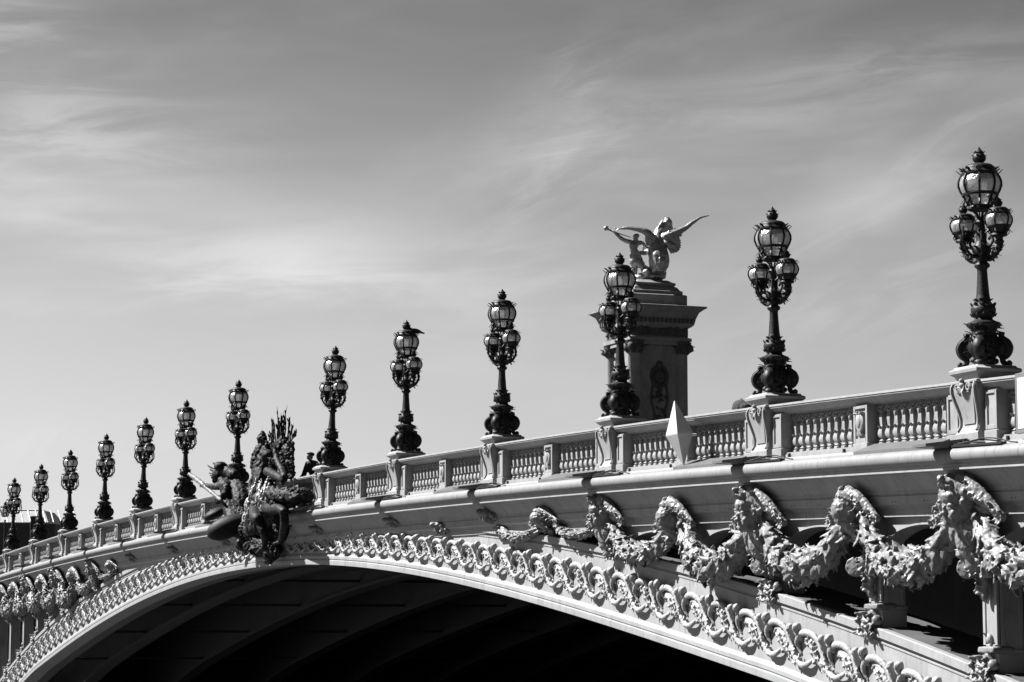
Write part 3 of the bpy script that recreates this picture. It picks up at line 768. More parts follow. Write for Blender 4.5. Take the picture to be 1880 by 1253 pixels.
ordn = ['first', 'second', 'third', 'fourth', 'fifth', 'sixth', 'seventh', 'eighth', 'ninth', 'tenth', 'eleventh', 'twelfth', 'thirteenth']
lamp_labels = [
 'largest dark bronze lamp, on the pedestal at the far right edge',
 'second largest bronze lamp, standing to the right of the stone pylon against open sky',
 'bronze lamp overlapping the left edge of the statue-topped stone pylon',
 'bronze lamp with nothing but sky round it, first to the left of the stone pylon',
 'bronze lamp with a black bird perched on its top lantern',
 'bronze lamp rising beside the leaning person, right of the keystone sculpture',
 'bronze lamp whose base is hidden behind the dark keystone sculpture',
 'first bronze lamp fully visible left of the keystone sculpture, behind the raised club',
 'second bronze lamp left of the keystone sculpture, leaning slightly right',
 'third bronze lamp left of the keystone sculpture, fifth from the left end',
 'bronze lamp just right of the distant dark building',
 'bronze lamp standing in front of the right wing of the distant dark building',
 'leftmost and smallest candelabra lamp, in front of the distant roof']
lean = [-.3, -.2, .0, .0, .0, 2.2, .4, .2, 1.7, .8, .0, .5, .4]
for i, x in enumerate(LX):
    o = lamp0 if i == 0 else copy_tree(lamp0)
    o.location = (x, 0, zd(x) - .005)
    a = radians(lean[i]); o.rotation_euler = (-a * .92, a * .38, 0); o.scale = (1, 1, 1)
    tag(o, lamp_labels[i], 'lamp', 'bronze candelabra lamps along the balustrade')

# ------------------------------------------------------------------ bird
def hexa(): pass
pb = at(765, 607, 0.0) + Vector((0, 0, 0)); 
bz = zd(12.08) + LZ + .06 + .36
b = MB()   # local: +X towards the tail (screen right), Z up
b.ell((0, 0, .10), (.13, .06, .065), Matrix.Rotation(radians(14), 3, 'Y')); b.ell((-.11, 0, .145), (.055, .048, .05)); b.ell((-.155, 0, .16), (.042, .036, .036))
b.tube([(.06, 0, .095), (.16, 0, .065), (.27, 0, .03)], [.045, .035, .02], 8, flat=.5); b.ell((.06, .04, .105), (.13, .02, .05), Matrix.Rotation(radians(16), 3, 'Y')); b.ell((.06, -.04, .105), (.13, .02, .05), Matrix.Rotation(radians(16), 3, 'Y'))
b.tube([(-.18, 0, .158), (-.215, 0, .14), (-.235, 0, .12)], [.018, .012, .004], 6)
bird_me = fuse(b, .008, 1, .003, 30, 'bird')
bl = MB()
for sy in (-.02, .02):
    bl.tube([(.02, sy, .07), (.03, sy, .03), (.015, sy, .002)], .006, 5)
    for dx in (-.03, .0, .02): bl.tube([(.015, sy, .004), (.015 + dx, sy + dx * .3, .0)], .004, 4)
bd = empty('bird', (12.08 + .23 * .38, .21 * .92, bz + .01), 'black bird perched on the shoulder of a top lantern, beak to the left', 'bird', rot=(0, 0, radians(67)))
obj('body', bird_me, M_bird, bd); obj('legs', bl, M_bird, bd)

# ------------------------------------------------------------------ person behind the parapet
def person():
    px = at(572, 850, .75); x0 = px.x; gz = zd(x0) - 1.05
    r = empty('person', (x0, .80, gz), 'person with dark hair in a bun leaning on the parapet beside a bronze lamp', 'person', rot=(0, 0, radians(30)))
    # local: facing -Y (towards the river); skeleton with skin modifier
    J = {'pel': (0, .1, .93), 'sp': (0, .04, 1.12), 'ch': (0, -.05, 1.33), 'nk': (0, -.10, 1.46), 'hd': (0, -.14, 1.52),
         'hl': (-.1, .1, .88), 'kl': (-.11, .06, .5), 'al': (-.12, .12, .09), 'tl': (-.13, -.06, .04), 'hr': (.1, .1, .88), 'kr': (.11, .1, .5), 'ar': (.12, .15, .09), 'tr': (.13, -.03, .04),
         'sl': (-.17, -.06, 1.38), 'el': (-.24, -.16, 1.04), 'wl': (-.15, -.42, .91), 'sr': (.17, -.06, 1.38), 'er': (.24, -.16, 1.04), 'wr': (.13, -.42, .91)}
    E_ = [('pel', 'sp'), ('sp', 'ch'), ('ch', 'nk'), ('nk', 'hd'), ('pel', 'hl'), ('hl', 'kl'), ('kl', 'al'), ('al', 'tl'), ('pel', 'hr'), ('hr', 'kr'), ('kr', 'ar'), ('ar', 'tr'), ('ch', 'sl'), ('sl', 'el'), ('el', 'wl'), ('ch', 'sr'), ('sr', 'er'), ('er', 'wr')]
    RR = {'pel': .15, 'sp': .13, 'ch': .15, 'nk': .06, 'hd': .055, 'hl': .1, 'kl': .065, 'al': .045, 'tl': .04, 'hr': .1, 'kr': .065, 'ar': .045, 'tr': .04, 'sl': .075, 'el': .05, 'wl': .032, 'sr': .075, 'er': .05, 'wr': .032}
    m = MB()
    for a, b_ in E_:
        A_, B_ = Vector(J[a]), Vector(J[b_]); n = max(2, int((B_ - A_).length / .03))
        for i in range(n + 1):
            t = i / n; m.ell(tuple(A_.lerp(B_, t)), RR[a] + (RR[b_] - RR[a]) * t, nu=10, nv=6)
    # head with a face, hands with fingers resting on the rail
    h = Vector((0, -.16, 1.62))
    def e(o, rr): m.ell(tuple(h + Vector(o)), rr)
    e((0, 0, 0), (.075, .095, .105)); e((0, -.04, -.06), (.055, .06, .06)); e((0, -.095, -.015), (.014, .022, .03)); e((0, -.085, -.055), (.03, .016, .008)); e((0, -.08, -.09), (.025, .022, .02))
    for sx in (-1, 1):
        e((sx * .03, -.085, .012), (.014, .012, .009)); e((sx * .078, .005, -.01), (.012, .02, .03))
        w = Vector(J['wl' if sx < 0 else 'wr']); m.ell(tuple(w + Vector((0, -.05, -.005))), (.042, .055, .02))
        for k in range(4):
            bx = -.03 + .02 * k; ln = (.055, .07, .065, .05)[k]
            m.tube([tuple(w + Vector((bx, -.09, 0))), tuple(w + Vector((bx * 1.1, -.09 - ln * .6, -.003))), tuple(w + Vector((bx * 1.1, -.09 - ln, -.03)))], [.012, .011, .009], 6)
        m.tube([tuple(w + Vector((-sx * .03, -.02, 0))), tuple(w + Vector((-sx * .06, -.06, 0))), tuple(w + Vector((-sx * .065, -.09, -.01)))], [.013, .012, .009], 6)
    obj('body', fuse(m, .012, 3, 0, name='body'), M_skin, r)
    c = MB()
    for a, b_ in E_:
        if a in ('nk',) or b_ in ('tl', 'tr', 'hd'): continue
        A_, B_ = Vector(J[a]), Vector(J[b_]); n = max(2, int((B_ - A_).length / .03))
        for i in range(n + 1):
            t = i / n
            if b_ in ('wl', 'wr') and t > .85: continue
            if b_ == 'nk' and t > .6: continue
            c.ell(tuple(A_.lerp(B_, t)), RR[a] + (RR[b_] - RR[a]) * t + .025, nu=10, nv=6)
    obj('dark_coat', fuse(c, .018, 2, .012, 7, name='coat'), M_cloth, r)
    hm = MB(); hm.ell(tuple(h + Vector((0, .03, .03))), (.092, .095, .1)); hm.ell(tuple(h + Vector((0, .13, .06))), (.06, .065, .06)); hm.ell(tuple(h + Vector((0, .06, -.05))), (.07, .05, .06)); hm.ell(tuple(h + Vector((0, -.06, .075))), (.06, .04, .03))
    obj('hair', fuse(hm, .01, 2, .006, 18, name='hair'), M_hair, r)
person()
# dark bundle on the rail left of the second pedestal
p = at(1366, 752, .12); m = MB(); z0 = zd(p.x) - .22
m.ell((0, 0, .09), (.2, .15, .14)); m.ell((.16, .02, .07), (.12, .12, .1)); m.ell((-.15, .0, .06), (.09, .1, .08)); m.tube([(-.05, 0, .2), (.03, 0, .26), (.1, 0, .2)], .015, 6)
o = obj('bag', fuse(m, .014, 2, .02, 6, name='bag'), M_cloth, None, loc=(p.x, .05, z0 - .01))
tag(o, 'small dark rounded bag on the stone rail, against the pedestal of the second largest lamp', 'bag')

# ------------------------------------------------------------------ white marker and sign board
p = at(1247, 790, -.62); zt = at(1240, 737, -.62).z; zb = at(1252, 855, -.62).z; zm = at(1247, 797, -.62).z
m = MB(); hw = .262
ring = [(hw * cos(a), hw * sin(a), 0) for a in [radians(d) for d in (-122, -32, 58, 148)]]
def tip(z, k=.012): return [(q[0] * k / hw, q[1] * k / hw, z) for q in ring]
rn2 = [(q[0] * .985, q[1] * .985, .02) for q in ring]; rn3 = [(q[0] * .985, q[1] * .985, -.02) for q in ring]
m.loft([tip(zt - zm), rn2, ring, rn3, tip(zb - zm)])
m.tube([(0, .1, -.05), (0, .36, -.05)], .025, 8); m.tube([(0, .06, .22), (0, .36, .22)], .018, 8)
mk = obj('diamond_marker', m, M_white, None, loc=(p.x, -.62, zm)); mk.rotation_mode = 'QUATERNION'; mk.rotation_quaternion = Matrix.Rotation(radians(-7.5), 3, fwd).to_quaternion()
tag(mk, 'white three-dimensional diamond marker fixed in front of the balustrade', 'navigation marker')
s = MB(); q0 = at(1866, 694, -.45); q1 = at(1862, 797, -.45); X0 = (q0.x + q1.x) / 2; zt = zd(41.5) - .23; zb = zd(41.5) - 1.13
sr = empty('sign_board', (X0 + .5, -.42, (zt + zb) / 2), 'pale rectangular board in a grey frame hung on the balustrade at the right edge', 'sign')
f_ = MB(); f_.bbox(-.5, .5, -.03, .03, -(zt - zb) / 2, (zt - zb) / 2, .006); obj('frame', f_, M_grey, sr)
f_ = MB(); f_.box(-.43, .43, -.036, -.03, -(zt - zb) / 2 + .07, (zt - zb) / 2 - .07); obj('panel', f_, M_white, sr)

# ------------------------------------------------------------------ keystone sculpture (dark copper)
def keystone():
    random.seed(77)
    root = empty('keystone_sculpture', (0, -.6, -2.6), 'dark copper sculpture of a seated nymph and reeds at the crown of the arch', 'sculpture')
    def L(u, v, y):     # 3.684 px zoom of the window starting at 340,720
        return at(340 + u / 3.684, 720 + v / 3.684, y)
    S = 1 / 3.684 / 61.
    def blob(m, u, v, y, ru, rv, ry=None, ang=0):
        p = L(u, v, y); ry = ry if ry else min(ru, rv)
        rot = Matrix((rgt, fwd, upv)).transposed() @ Matrix.Rotation(radians(-ang), 3, 'Y')
        m.ell(tuple(p - root.location), (ru * S, ry * S, rv * S), rot, 12, 8)
    def limb(m, pts, rad, n=10):
        q = [L(*p) - root.location for p in pts]; q = catm(q, 5); m.tube(q, lerp_list([r * S for r in rad], len(q)), n)
        if max(rad) > 11: m.ell(tuple(q[0]), rad[0] * S); m.ell(tuple(q[-1]), rad[-1] * S)
    # backing rocks: two towers and a broad body
    m = MB()
    for (u, v, ru, rv, y) in ((520, 330, 32, 70, -.1), (515, 420, 50, 70, -.15), (560, 480, 75, 110, -.1), (500, 560, 50, 90, -.2), (590, 400, 50, 60, .0), (660, 380, 50, 80, .0), (690, 450, 48, 100, .05), (700, 530, 40, 70, .0), (620, 520, 90, 110, .05), (560, 620, 110, 80, -.1), (640, 620, 90, 70, -.1), (540, 560, 90, 100, -.2), (570, 400, 60, 50, 0), (610, 440, 70, 80, 0), (640, 390, 50, 50, 0), (480, 480, 40, 80, 0), (700, 400, 40, 60, 0)):
        blob(m, u, v, y, ru * 1.08, rv * 1.05, 60)
    for k in range(150):
        u = U(455, 735); top = 290 if u < 560 else (330 if u > 620 else 350); v = U(top, 620)
        if u < 490 and v < 400: continue
        blob(m, u, v, U(-.4, .2), U(8, 20), U(8, 22), 18)
    lv = m
    for k in range(120):
        side = R(); 
        if side < .45: u, v = U(450, 500), U(270, 600)
        elif side < .9: u, v = U(690, 745), U(320, 590)
        else: u, v = U(500, 700), U(300, 420)
        if u < 485 and v < 400: u += 40
        p = L(u, v, U(-.35, 0)) - root.location + (rgt * (.08 if u < 560 else -.08)); lv.leaf(tuple(p), tuple(rgt * (U(-1, .2) if u < 560 else U(-.2, 1)) + upv * U(-.4, 1) - fwd * U(0, .6)), tuple(-fwd), U(.1, .2), U(.05, .1), .3)
    obj('rock_backing', fuse(m, .03, 1, .05, 6, 'rock_backing', seed=2), M_patina, root)
    # reeds
    rd = MB()
    for (u0, v0, u1, v1) in ((585, 330, 560, 300), (705, 330, 745, 300), (600, 330, 582, 170), (615, 320, 600, 190), (630, 330, 622, 95), (640, 320, 640, 180), (650, 320, 655, 160), (655, 330, 690, 88), (665, 330, 680, 150), (680, 330, 712, 160), (690, 330, 735, 210), (700, 330, 722, 235), (705, 310, 760, 268), (610, 350, 562, 270), (640, 340, 665, 130), (690, 300, 700, 175), (595, 340, 590, 175), (625, 330, 632, 210), (670, 320, 672, 200), (660, 350, 648, 140)):
        y = U(-.2, .2); bend = U(-34, 34)
        pts = [L(u0, v0 + 40, y), L((u0 * 2 + u1) / 3 + bend * .3, (v0 * 2 + v1) / 3, y), L((u0 + 2 * u1) / 3 + bend * .2, (v0 + 2 * v1) / 3, y), L(u1, v1, y)]
        q = catm([p - root.location for p in pts], 4); rd.tube(q, lerp_list([.026, .024, .018, .003], len(q)), 6, flat=.7)
        for e_ in range(3):
            t = q[int(len(q) * (.35 + .2 * e_))]; rd.leaf(tuple(t), tuple(rgt * U(-.5, .5) + upv), tuple(-fwd), U(.1, .2), .045, U(.2, .7))
        if R() < .5:
            t = q[int(len(q) * .62)]; rd.ell(tuple(t), (.03, .03, .11), nu=7, nv=5)
    obj('reeds', rd, M_patina, root, 60)
    # nymph
    m = MB()
    blob(m, 548, 450, -.75, 36, 44, 38, 10); blob(m, 560, 425, -.72, 46, 34, 42, 15)      # head with hair turned right
    blob(m, 580, 462, -.85, 14, 22, 12); blob(m, 592, 458, -.92, 8, 10, 8); blob(m, 574, 485, -.85, 14, 10, 12)
    blob(m, 565, 447, -.9, 12, 5, 8); blob(m, 586, 470, -.95, 6, 6, 8)
    limb(m, [(535, 490, -.7), (528, 530, -.7), (515, 590, -.75), (505, 660, -.8), (520, 730, -.85)], [24, 46, 58, 55, 62])     # torso
    limb(m, [(560, 540, -.7), (610, 565, -.8), (668, 590, -.8), (660, 540, -.8), (625, 470, -.8), (606, 400, -.8)], [34, 28, 25, 24, 20, 14])   # raised arm
    blob(m, 604, 383, -.8, 17, 20, 12)
    for du, dv in ((-14, -16), (-5, -24), (5, -24), (13, -17)): limb(m, [(604 + du * .5, 375, -.8), (604 + du, 375 + dv * .6, -.82), (604 + du * 1.1, 375 + dv, -.86)], [5, 4.5, 3.5], 6)
    limb(m, [(500, 550, -.75), (455, 610, -.9), (450, 690, -1.0), (520, 740, -1.1)], [32, 26, 22, 14]) # other arm with hand on the knee
    for du in (-8, 0, 8, 16): limb(m, [(520 + du, 738, -1.1), (530 + du, 752, -1.12), (534 + du, 770, -1.12)], [6, 5, 4], 6)
    limb(m, [(530, 770, -.8), (570, 795, -1.0), (630, 790, -1.25), (662, 806, -1.28)], [50, 42, 30, 26])       # thigh towards the viewer right
    limb(m, [(662, 806, -1.26), (672, 870, -1.2), (660, 950, -1.1), (640, 1010, -1.0), (600, 1030, -1.1)], [27, 30, 22, 15, 11])
    limb(m, [(480, 790, -.9), (475, 840, -1.3), (490, 860, -1.35)], [50, 42, 36])
    limb(m, [(490, 850, -1.3), (530, 940, -1.2), (540, 1010, -1.05), (530, 1050, -1.05), (485, 1090, -1.15)], [37, 32, 22, 17, 11])
    nm = fuse(m, .026, 1, .016, 6, 'nymph_body', ridged=True)
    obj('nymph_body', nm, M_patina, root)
    # drapery in folds, coloured bright for the sunlight it catches
    d = MB(); blob(d, 490, 680, -.82, 45, 110, 30); blob(d, 450, 800, -.85, 50, 90, 40, 10); blob(d, 425, 860, -.8, 40, 60, 40)
    for k in range(34):
        t = k / 33; u = 430 + 130 * R(); a = U(-18, 18)
        v0 = U(560, 760); v1 = v0 + U(110, 190); u1 = u + a - 30 * t
        y = -.95 - .15 * R()
        limb(d, [(u + 20, v0, y + .1), ((u + u1) / 2 + 8, (v0 + v1) / 2, y), (u1, v1, y + .05)], [7, U(9, 16), 6], 7)
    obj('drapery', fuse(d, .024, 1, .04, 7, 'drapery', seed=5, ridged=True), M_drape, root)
    d = MB()
    for k in range(14):
        u = U(560, 700); limb(d, [(u - 30, 640 + U(0, 60), -1.0), (u, 690 + U(0, 40), -1.2), (u + 60, 690 + U(-40, 50), -1.1), (u + 110, 665 + U(-10, 50), -.9)], [8, 13, 11, 4], 7)
    blob(d, 600, 690, -.9, 60, 40, 40)
    blob(d, 680, 700, -.85, 110, 40, 40, -12); blob(d, 750, 690, -.6, 80, 40, 40, -8); blob(d, 660, 760, -.9, 90, 50, 50)
    blob(d, 650, 900, -.7, 55, 120, 40); blob(d, 700, 850, -.6, 40, 60, 40)
    blob(d, 800, 700, -.55, 70, 48, 40, -8); blob(d, 560, 880, -.6, 110, 110, 40); blob(d, 430, 950, -.6, 80, 90, 40); blob(d, 590, 1000, -.6, 50, 60, 30)
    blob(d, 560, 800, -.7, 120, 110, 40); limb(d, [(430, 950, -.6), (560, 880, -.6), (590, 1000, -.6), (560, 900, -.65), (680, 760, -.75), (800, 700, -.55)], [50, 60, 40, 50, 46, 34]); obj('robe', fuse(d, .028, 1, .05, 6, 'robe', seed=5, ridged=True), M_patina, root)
    # torch bearer on the left
    m = MB()
    blob(m, 222, 560, -.9, 44, 52, 44, -15); blob(m, 205, 600, -.95, 26, 20, 24); blob(m, 186, 578, -1.0, 12, 14, 10); blob(m, 240, 505, -.9, 50, 36, 44); blob(m, 218, 490, -.9, 26, 18, 26)
    limb(m, [(250, 600, -.85), (285, 650, -.8), (300, 740, -.8), (320, 830, -.8), (360, 930, -.75)], [34, 56, 58, 56, 60])
    limb(m, [(270, 630, -.9), (220, 640, -1.0), (170, 640, -1.1), (120, 628, -1.15)], [32, 24, 20, 13])
    blob(m, 108, 626, -1.15, 14, 12, 12)
    for k in range(4): limb(m, [(100 + 7 * k, 618, -1.18), (98 + 7 * k, 634, -1.2), (103 + 7 * k, 646, -1.16)], [4.5, 4.5, 3.5], 6)
    limb(m, [(280, 650, -.9), (262, 700, -1.0), (220, 745, -1.1), (212, 725, -1.15)], [30, 24, 20, 12])
    blob(m, 210, 722, -1.15, 14, 12, 12)
    limb(m, [(350, 610, -.5), (370, 680, -.5), (385, 740, -.5), (390, 820, -.5)], [46, 66, 70, 66])
    limb(m, [(250, 520, -.8), (290, 540, -.7), (330, 560, -.6)], [36, 44, 40])
    obj('torch_bearer', fuse(m, .026, 1, .022, 5, 'torch_bearer', ridged=True), M_patina, root)
    t = MB()
    limb(t, [(240, 730, -1.15), (170, 670, -1.15), (90, 600, -1.15), (30, 558, -1.15)], [11, 14, 19, 15])
    for k in range(16): a = R(); blob(t, 90 - 62 * a, 602 - 46 * a, -1.15 + U(-.04, .04), U(12, 20), U(11, 17), 13)
    obj('torch', fuse(t, .016, 1, .015, 14, 'torch'), surf_mat('worn_copper', .2, .5, .3, 6, .3, .1, streak=False), root)
    cr = MB()
    for (u0, v0, u1, v1) in ((215, 530, 150, 508), (210, 545, 165, 530), (205, 560, 160, 556), (215, 570, 165, 575), (225, 500, 185, 485)):
        p = L(u0, v0, -.95) - root.location; e = L(u1, v1, -1.0) - root.location; cr.leaf(tuple(p), tuple(e - p), tuple(upv), (e - p).length, .14, .05)
    obj('leaf_crest', cr, M_patina, root, 60)
    # shells: a smaller and a large shallow one, bright rims
    for (u, v, ru, rv, ang, y) in ((200, 825, 85, 38, -25, -1.0), (285, 915, 150, 78, -22, -1.15)):
        sh = MB(); c = L(u, v, y) - root.location
        rot = Matrix((rgt, fwd, upv)).transposed() @ Matrix.Rotation(radians(-ang) * -1, 3, 'Y') @ Matrix.Rotation(0, 3, 'X')
        rings = []
        for i in range(9):
            q = i / 8
            rings.append([tuple(c + rot @ Vector((ru * S * sin(pi / 2 * q) * cos(a) * (1 + .02 * (k % 2)), -.34 * (cos(pi / 2 * q)) * 1.0, rv * S * sin(pi / 2 * q) * sin(a) * (1 + .02 * (k % 2))))) for k, a in enumerate([2 * pi * j / 40 for j in range(40)])])
        rings.append([tuple(c + rot @ Vector((ru * S * 1.03 * cos(a), .05, rv * S * 1.03 * sin(a)))) for a in [2 * pi * j / 40 for j in range(40)]])
        rings.append([tuple(c + rot @ Vector((ru * S * .8 * cos(a), .02, rv * S * .8 * sin(a)))) for a in [2 * pi * j / 40 for j in range(40)]])
        sh.loft(rings); obj('shell', sh, M_patina, root, 50)
    # seaweed fringe round the lower part
    w = MB()
    for k in range(90):
        u = U(350, 560); v = U(780, 1060)
        if R() < .4: u, v = U(560, 650), U(880, 1080)
        p = L(u, v, U(-.9, -.55)) - root.location
        w.leaf(tuple(p), tuple(rgt * U(-.5, .5) - upv * U(.2, 1) - fwd * U(0, .5)), tuple(-fwd), U(.12, .26), U(.05, .1), .3)
    for k in range(14): blob(w, U(360, 470), U(780, 900), U(-1.1, -.9), 5, 5, 5)
    limb(w, [(380, 810, -.6), (430, 900, -.55), (480, 990, -.5), (560, 1040, -.5), (620, 960, -.5)], [36, 44, 44, 36, 36])
    obj('seaweed', fuse(w, .024, 1, .05, 8, 'seaweed', ridged=True), M_patina, root)
    # keystone console below
    kmb = MB()
    for (u, v, ru, rv) in ((570, 1090, 40, 60), (560, 1130, 24, 34), (470, 1050, 80, 40), (400, 1030, 60, 50), (600, 1060, 60, 50), (530, 1060, 70, 40), (580, 1090, 40, 50), (440, 1040, 60, 36), (575, 1115, 34, 50), (500, 1070, 70, 40), (560, 1075, 60, 50), (585, 1080, 60, 60), (440, 1035, 90, 40)): blob(kmb, u, v, -.5, ru * 1.1, rv * 1.1, 44)
    obj('console', fuse(kmb, .03, 1, .05, 6, 'console'), M_patina, root)
keystone()

# ------------------------------------------------------------------ pylon
def pylon():
    cx, cy = -65.2, 42.0; hw = 1.78
    def z(v): return CAM.z + (1153 - v) * (138.5 / 4500) * 1.06
    root = empty('stone_pylon', (cx, cy, -2.4), 'tall stone pylon with flaring cornice and corner columns, statue on top', 'pylon')
    D = (Vector((cx + hw, cy - hw, 0)) - Vector((CAM.x, CAM.y, 0))).dot(Vector((-cos(YAW), sin(YAW), 0)))
    def z(v, d=D): # height of a point seen at row v at horizontal depth d
        ang = PIT + math.atan((626.5 - v) / F); return CAM.z + d * math.tan(ang)
    o = Vector((cx, cy, -2.4))
    def S4(prof, name, mat=M_pylon, sm=20, par=root):
        m = MB(); sq(m, [(w, h + 2.4) for w, h in prof], 0, 0, 0); return obj(name, m, mat, par, sm)
    zc = z(645); ze = z(612); zt = z(561); zb = -3.
    S4([(hw + .7, zb), (hw + .7, 0), (hw + .3, .3), (hw + .25, 1.2), (hw - .02, 1.4), (hw - .02, zc + .6)], 'shaft')
    m = MB()
    for sx in (-1, 1):
        for sy in (-1, 1):
            m.lathe([(.5, 3.6), (.5, 3.9), (.42, 4.1), (.42, zc + 2.3), (.46, zc + 2.35)], 20, c=(sx * (hw - .22), sy * (hw - .22), 0))
    obj('corner_columns', m, M_pylon, root, 40)
    random.seed(13)
    for sx in (-1, 1):
        for sy in (-1, 1):
            m = MB()
            c = Vector((sx * (hw - .2), sy * (hw - .2), zc + 2.6))
            m.lathe([(.45, -.3), (.5, .0), (.62, .35), (.66, .45)], 14, c=tuple(c))
            for a in (sx, -sx * 0): pass
            for dx, dy in ((sx * .42, -sy * .05), (-sx * .05, sy * .42), (sx * .4, sy * .4)):
                m.ell(tuple(c + Vector((dx, dy, .1))), (.24, .24, .26), nu=10, nv=7)
            for k in range(16):
                a = 2 * pi * k / 16; m.leaf(tuple(c + Vector((.42 * cos(a), .42 * sin(a), -.25 + .25 * (k % 2)))), (cos(a), sin(a), 1.3), (cos(a), sin(a), 0), .45, .25, .4)
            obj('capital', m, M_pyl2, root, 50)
    z1 = zc + .45
    S4([(hw + .22, z1), (hw + .22, z1 + .22), (hw + .3, z1 + .25), (hw + .3, z1 + .45), (hw + .12, z1 + .5), (hw + .12, ze + .4), (hw + .3, ze + .5), (hw + .42, ze + .62), (hw + .5, zt - .75), (hw + .55, zt - .6), (hw + .66, zt - .35), (hw + .9, zt - .16), (hw + 1.02, zt - .1), (hw + 1.02, zt), (hw + .3, zt + .12)], 'cornice')
    # dentils and frieze carving, on a thin band
    m = MB(); w_ = hw + .13; m.box(-w_, w_, -w_, w_, z1 + 2.4 + .55, ze + .39 + 2.4); w_ = hw + .44; m.box(-w_, w_, -w_, w_, zt - 1.02 + 2.4, zt - .73 + 2.4)
    for k in range(15):
        t = -hw - .2 + (2 * hw + .4) * k / 14
        for a, b_ in (((t, -(hw + .5)), 0), ((hw + .5, t), 1)):
            m.box(a[0] - .07, a[0] + .07, a[1] - .07, a[1] + .07, zt - 1.0 + 2.4, zt - .74 + 2.4)
    for k in range(26):
        t = U(-hw, hw); q = (hw + .14, t) if k % 2 else (t, -(hw + .14)); m.ell((q[0], q[1], z1 + .95 + 2.4 + U(-.2, .2)), (.16, .16, .12), nu=8, nv=6)
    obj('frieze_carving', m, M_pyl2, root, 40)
    S4([(hw + .1, zt), (hw + .1, zt + .75), (hw + .02, zt + .8)], 'attic_block')
    zz = zt + .78
    S4([(hw - .1, zz), (hw - .1, zz + .25), (hw - .22, zz + .3), (hw - .35, zz + .5), (hw - .5, zz + .6), (hw - .42, zz + .68), (hw - .42, zz + .78), (hw - .6, zz + .86), (hw - .8, zz + 1.0)], 'statue_plinth')
    # cartouche relief on the two visible faces
    for face in (0, 1):
        m = MB(); random.seed(61 + face)
        zc0 = z(690) + 2.4
        for k in range(20):
            a = 2 * pi * k / 20; m.ell((.5 * cos(a), 0, .62 * sin(a)), (.14, .14, .14), nu=8, nv=6)
        m.ell((0, 0, .0), (.36, .15, .46)); m.ell((0, -.05, .75), (.2, .2, .22)); m.ell((.0, 0, -.9), (.14, .12, .3))
        for k in range(40):
            t = R(); m.leaf((U(-.5, .5) * (1 - .3 * t), -.02, .6 - 3.6 * t), (U(-1, 1), -.3, U(-1, .6)), (0, -1, 0), U(.25, .45), U(.15, .25), .3)
        for sx in (-1, 1): m.tube(catm([(sx * .45, 0, -.4), (sx * .55, 0, -1.4), (sx * .35, 0, -2.3), (sx * .5, 0, -3.2)], 5), .07, 6)
        T = Matrix.Translation((0, -(hw + .0), zc0)) if face == 0 else Matrix.Translation((hw + .0, 0, zc0)) @ Matrix.Rotation(pi / 2, 4, 'Z')
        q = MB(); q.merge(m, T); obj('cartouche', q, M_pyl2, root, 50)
    return zz + 1.0, cx, cy
ptop, pcx, pcy = pylon()

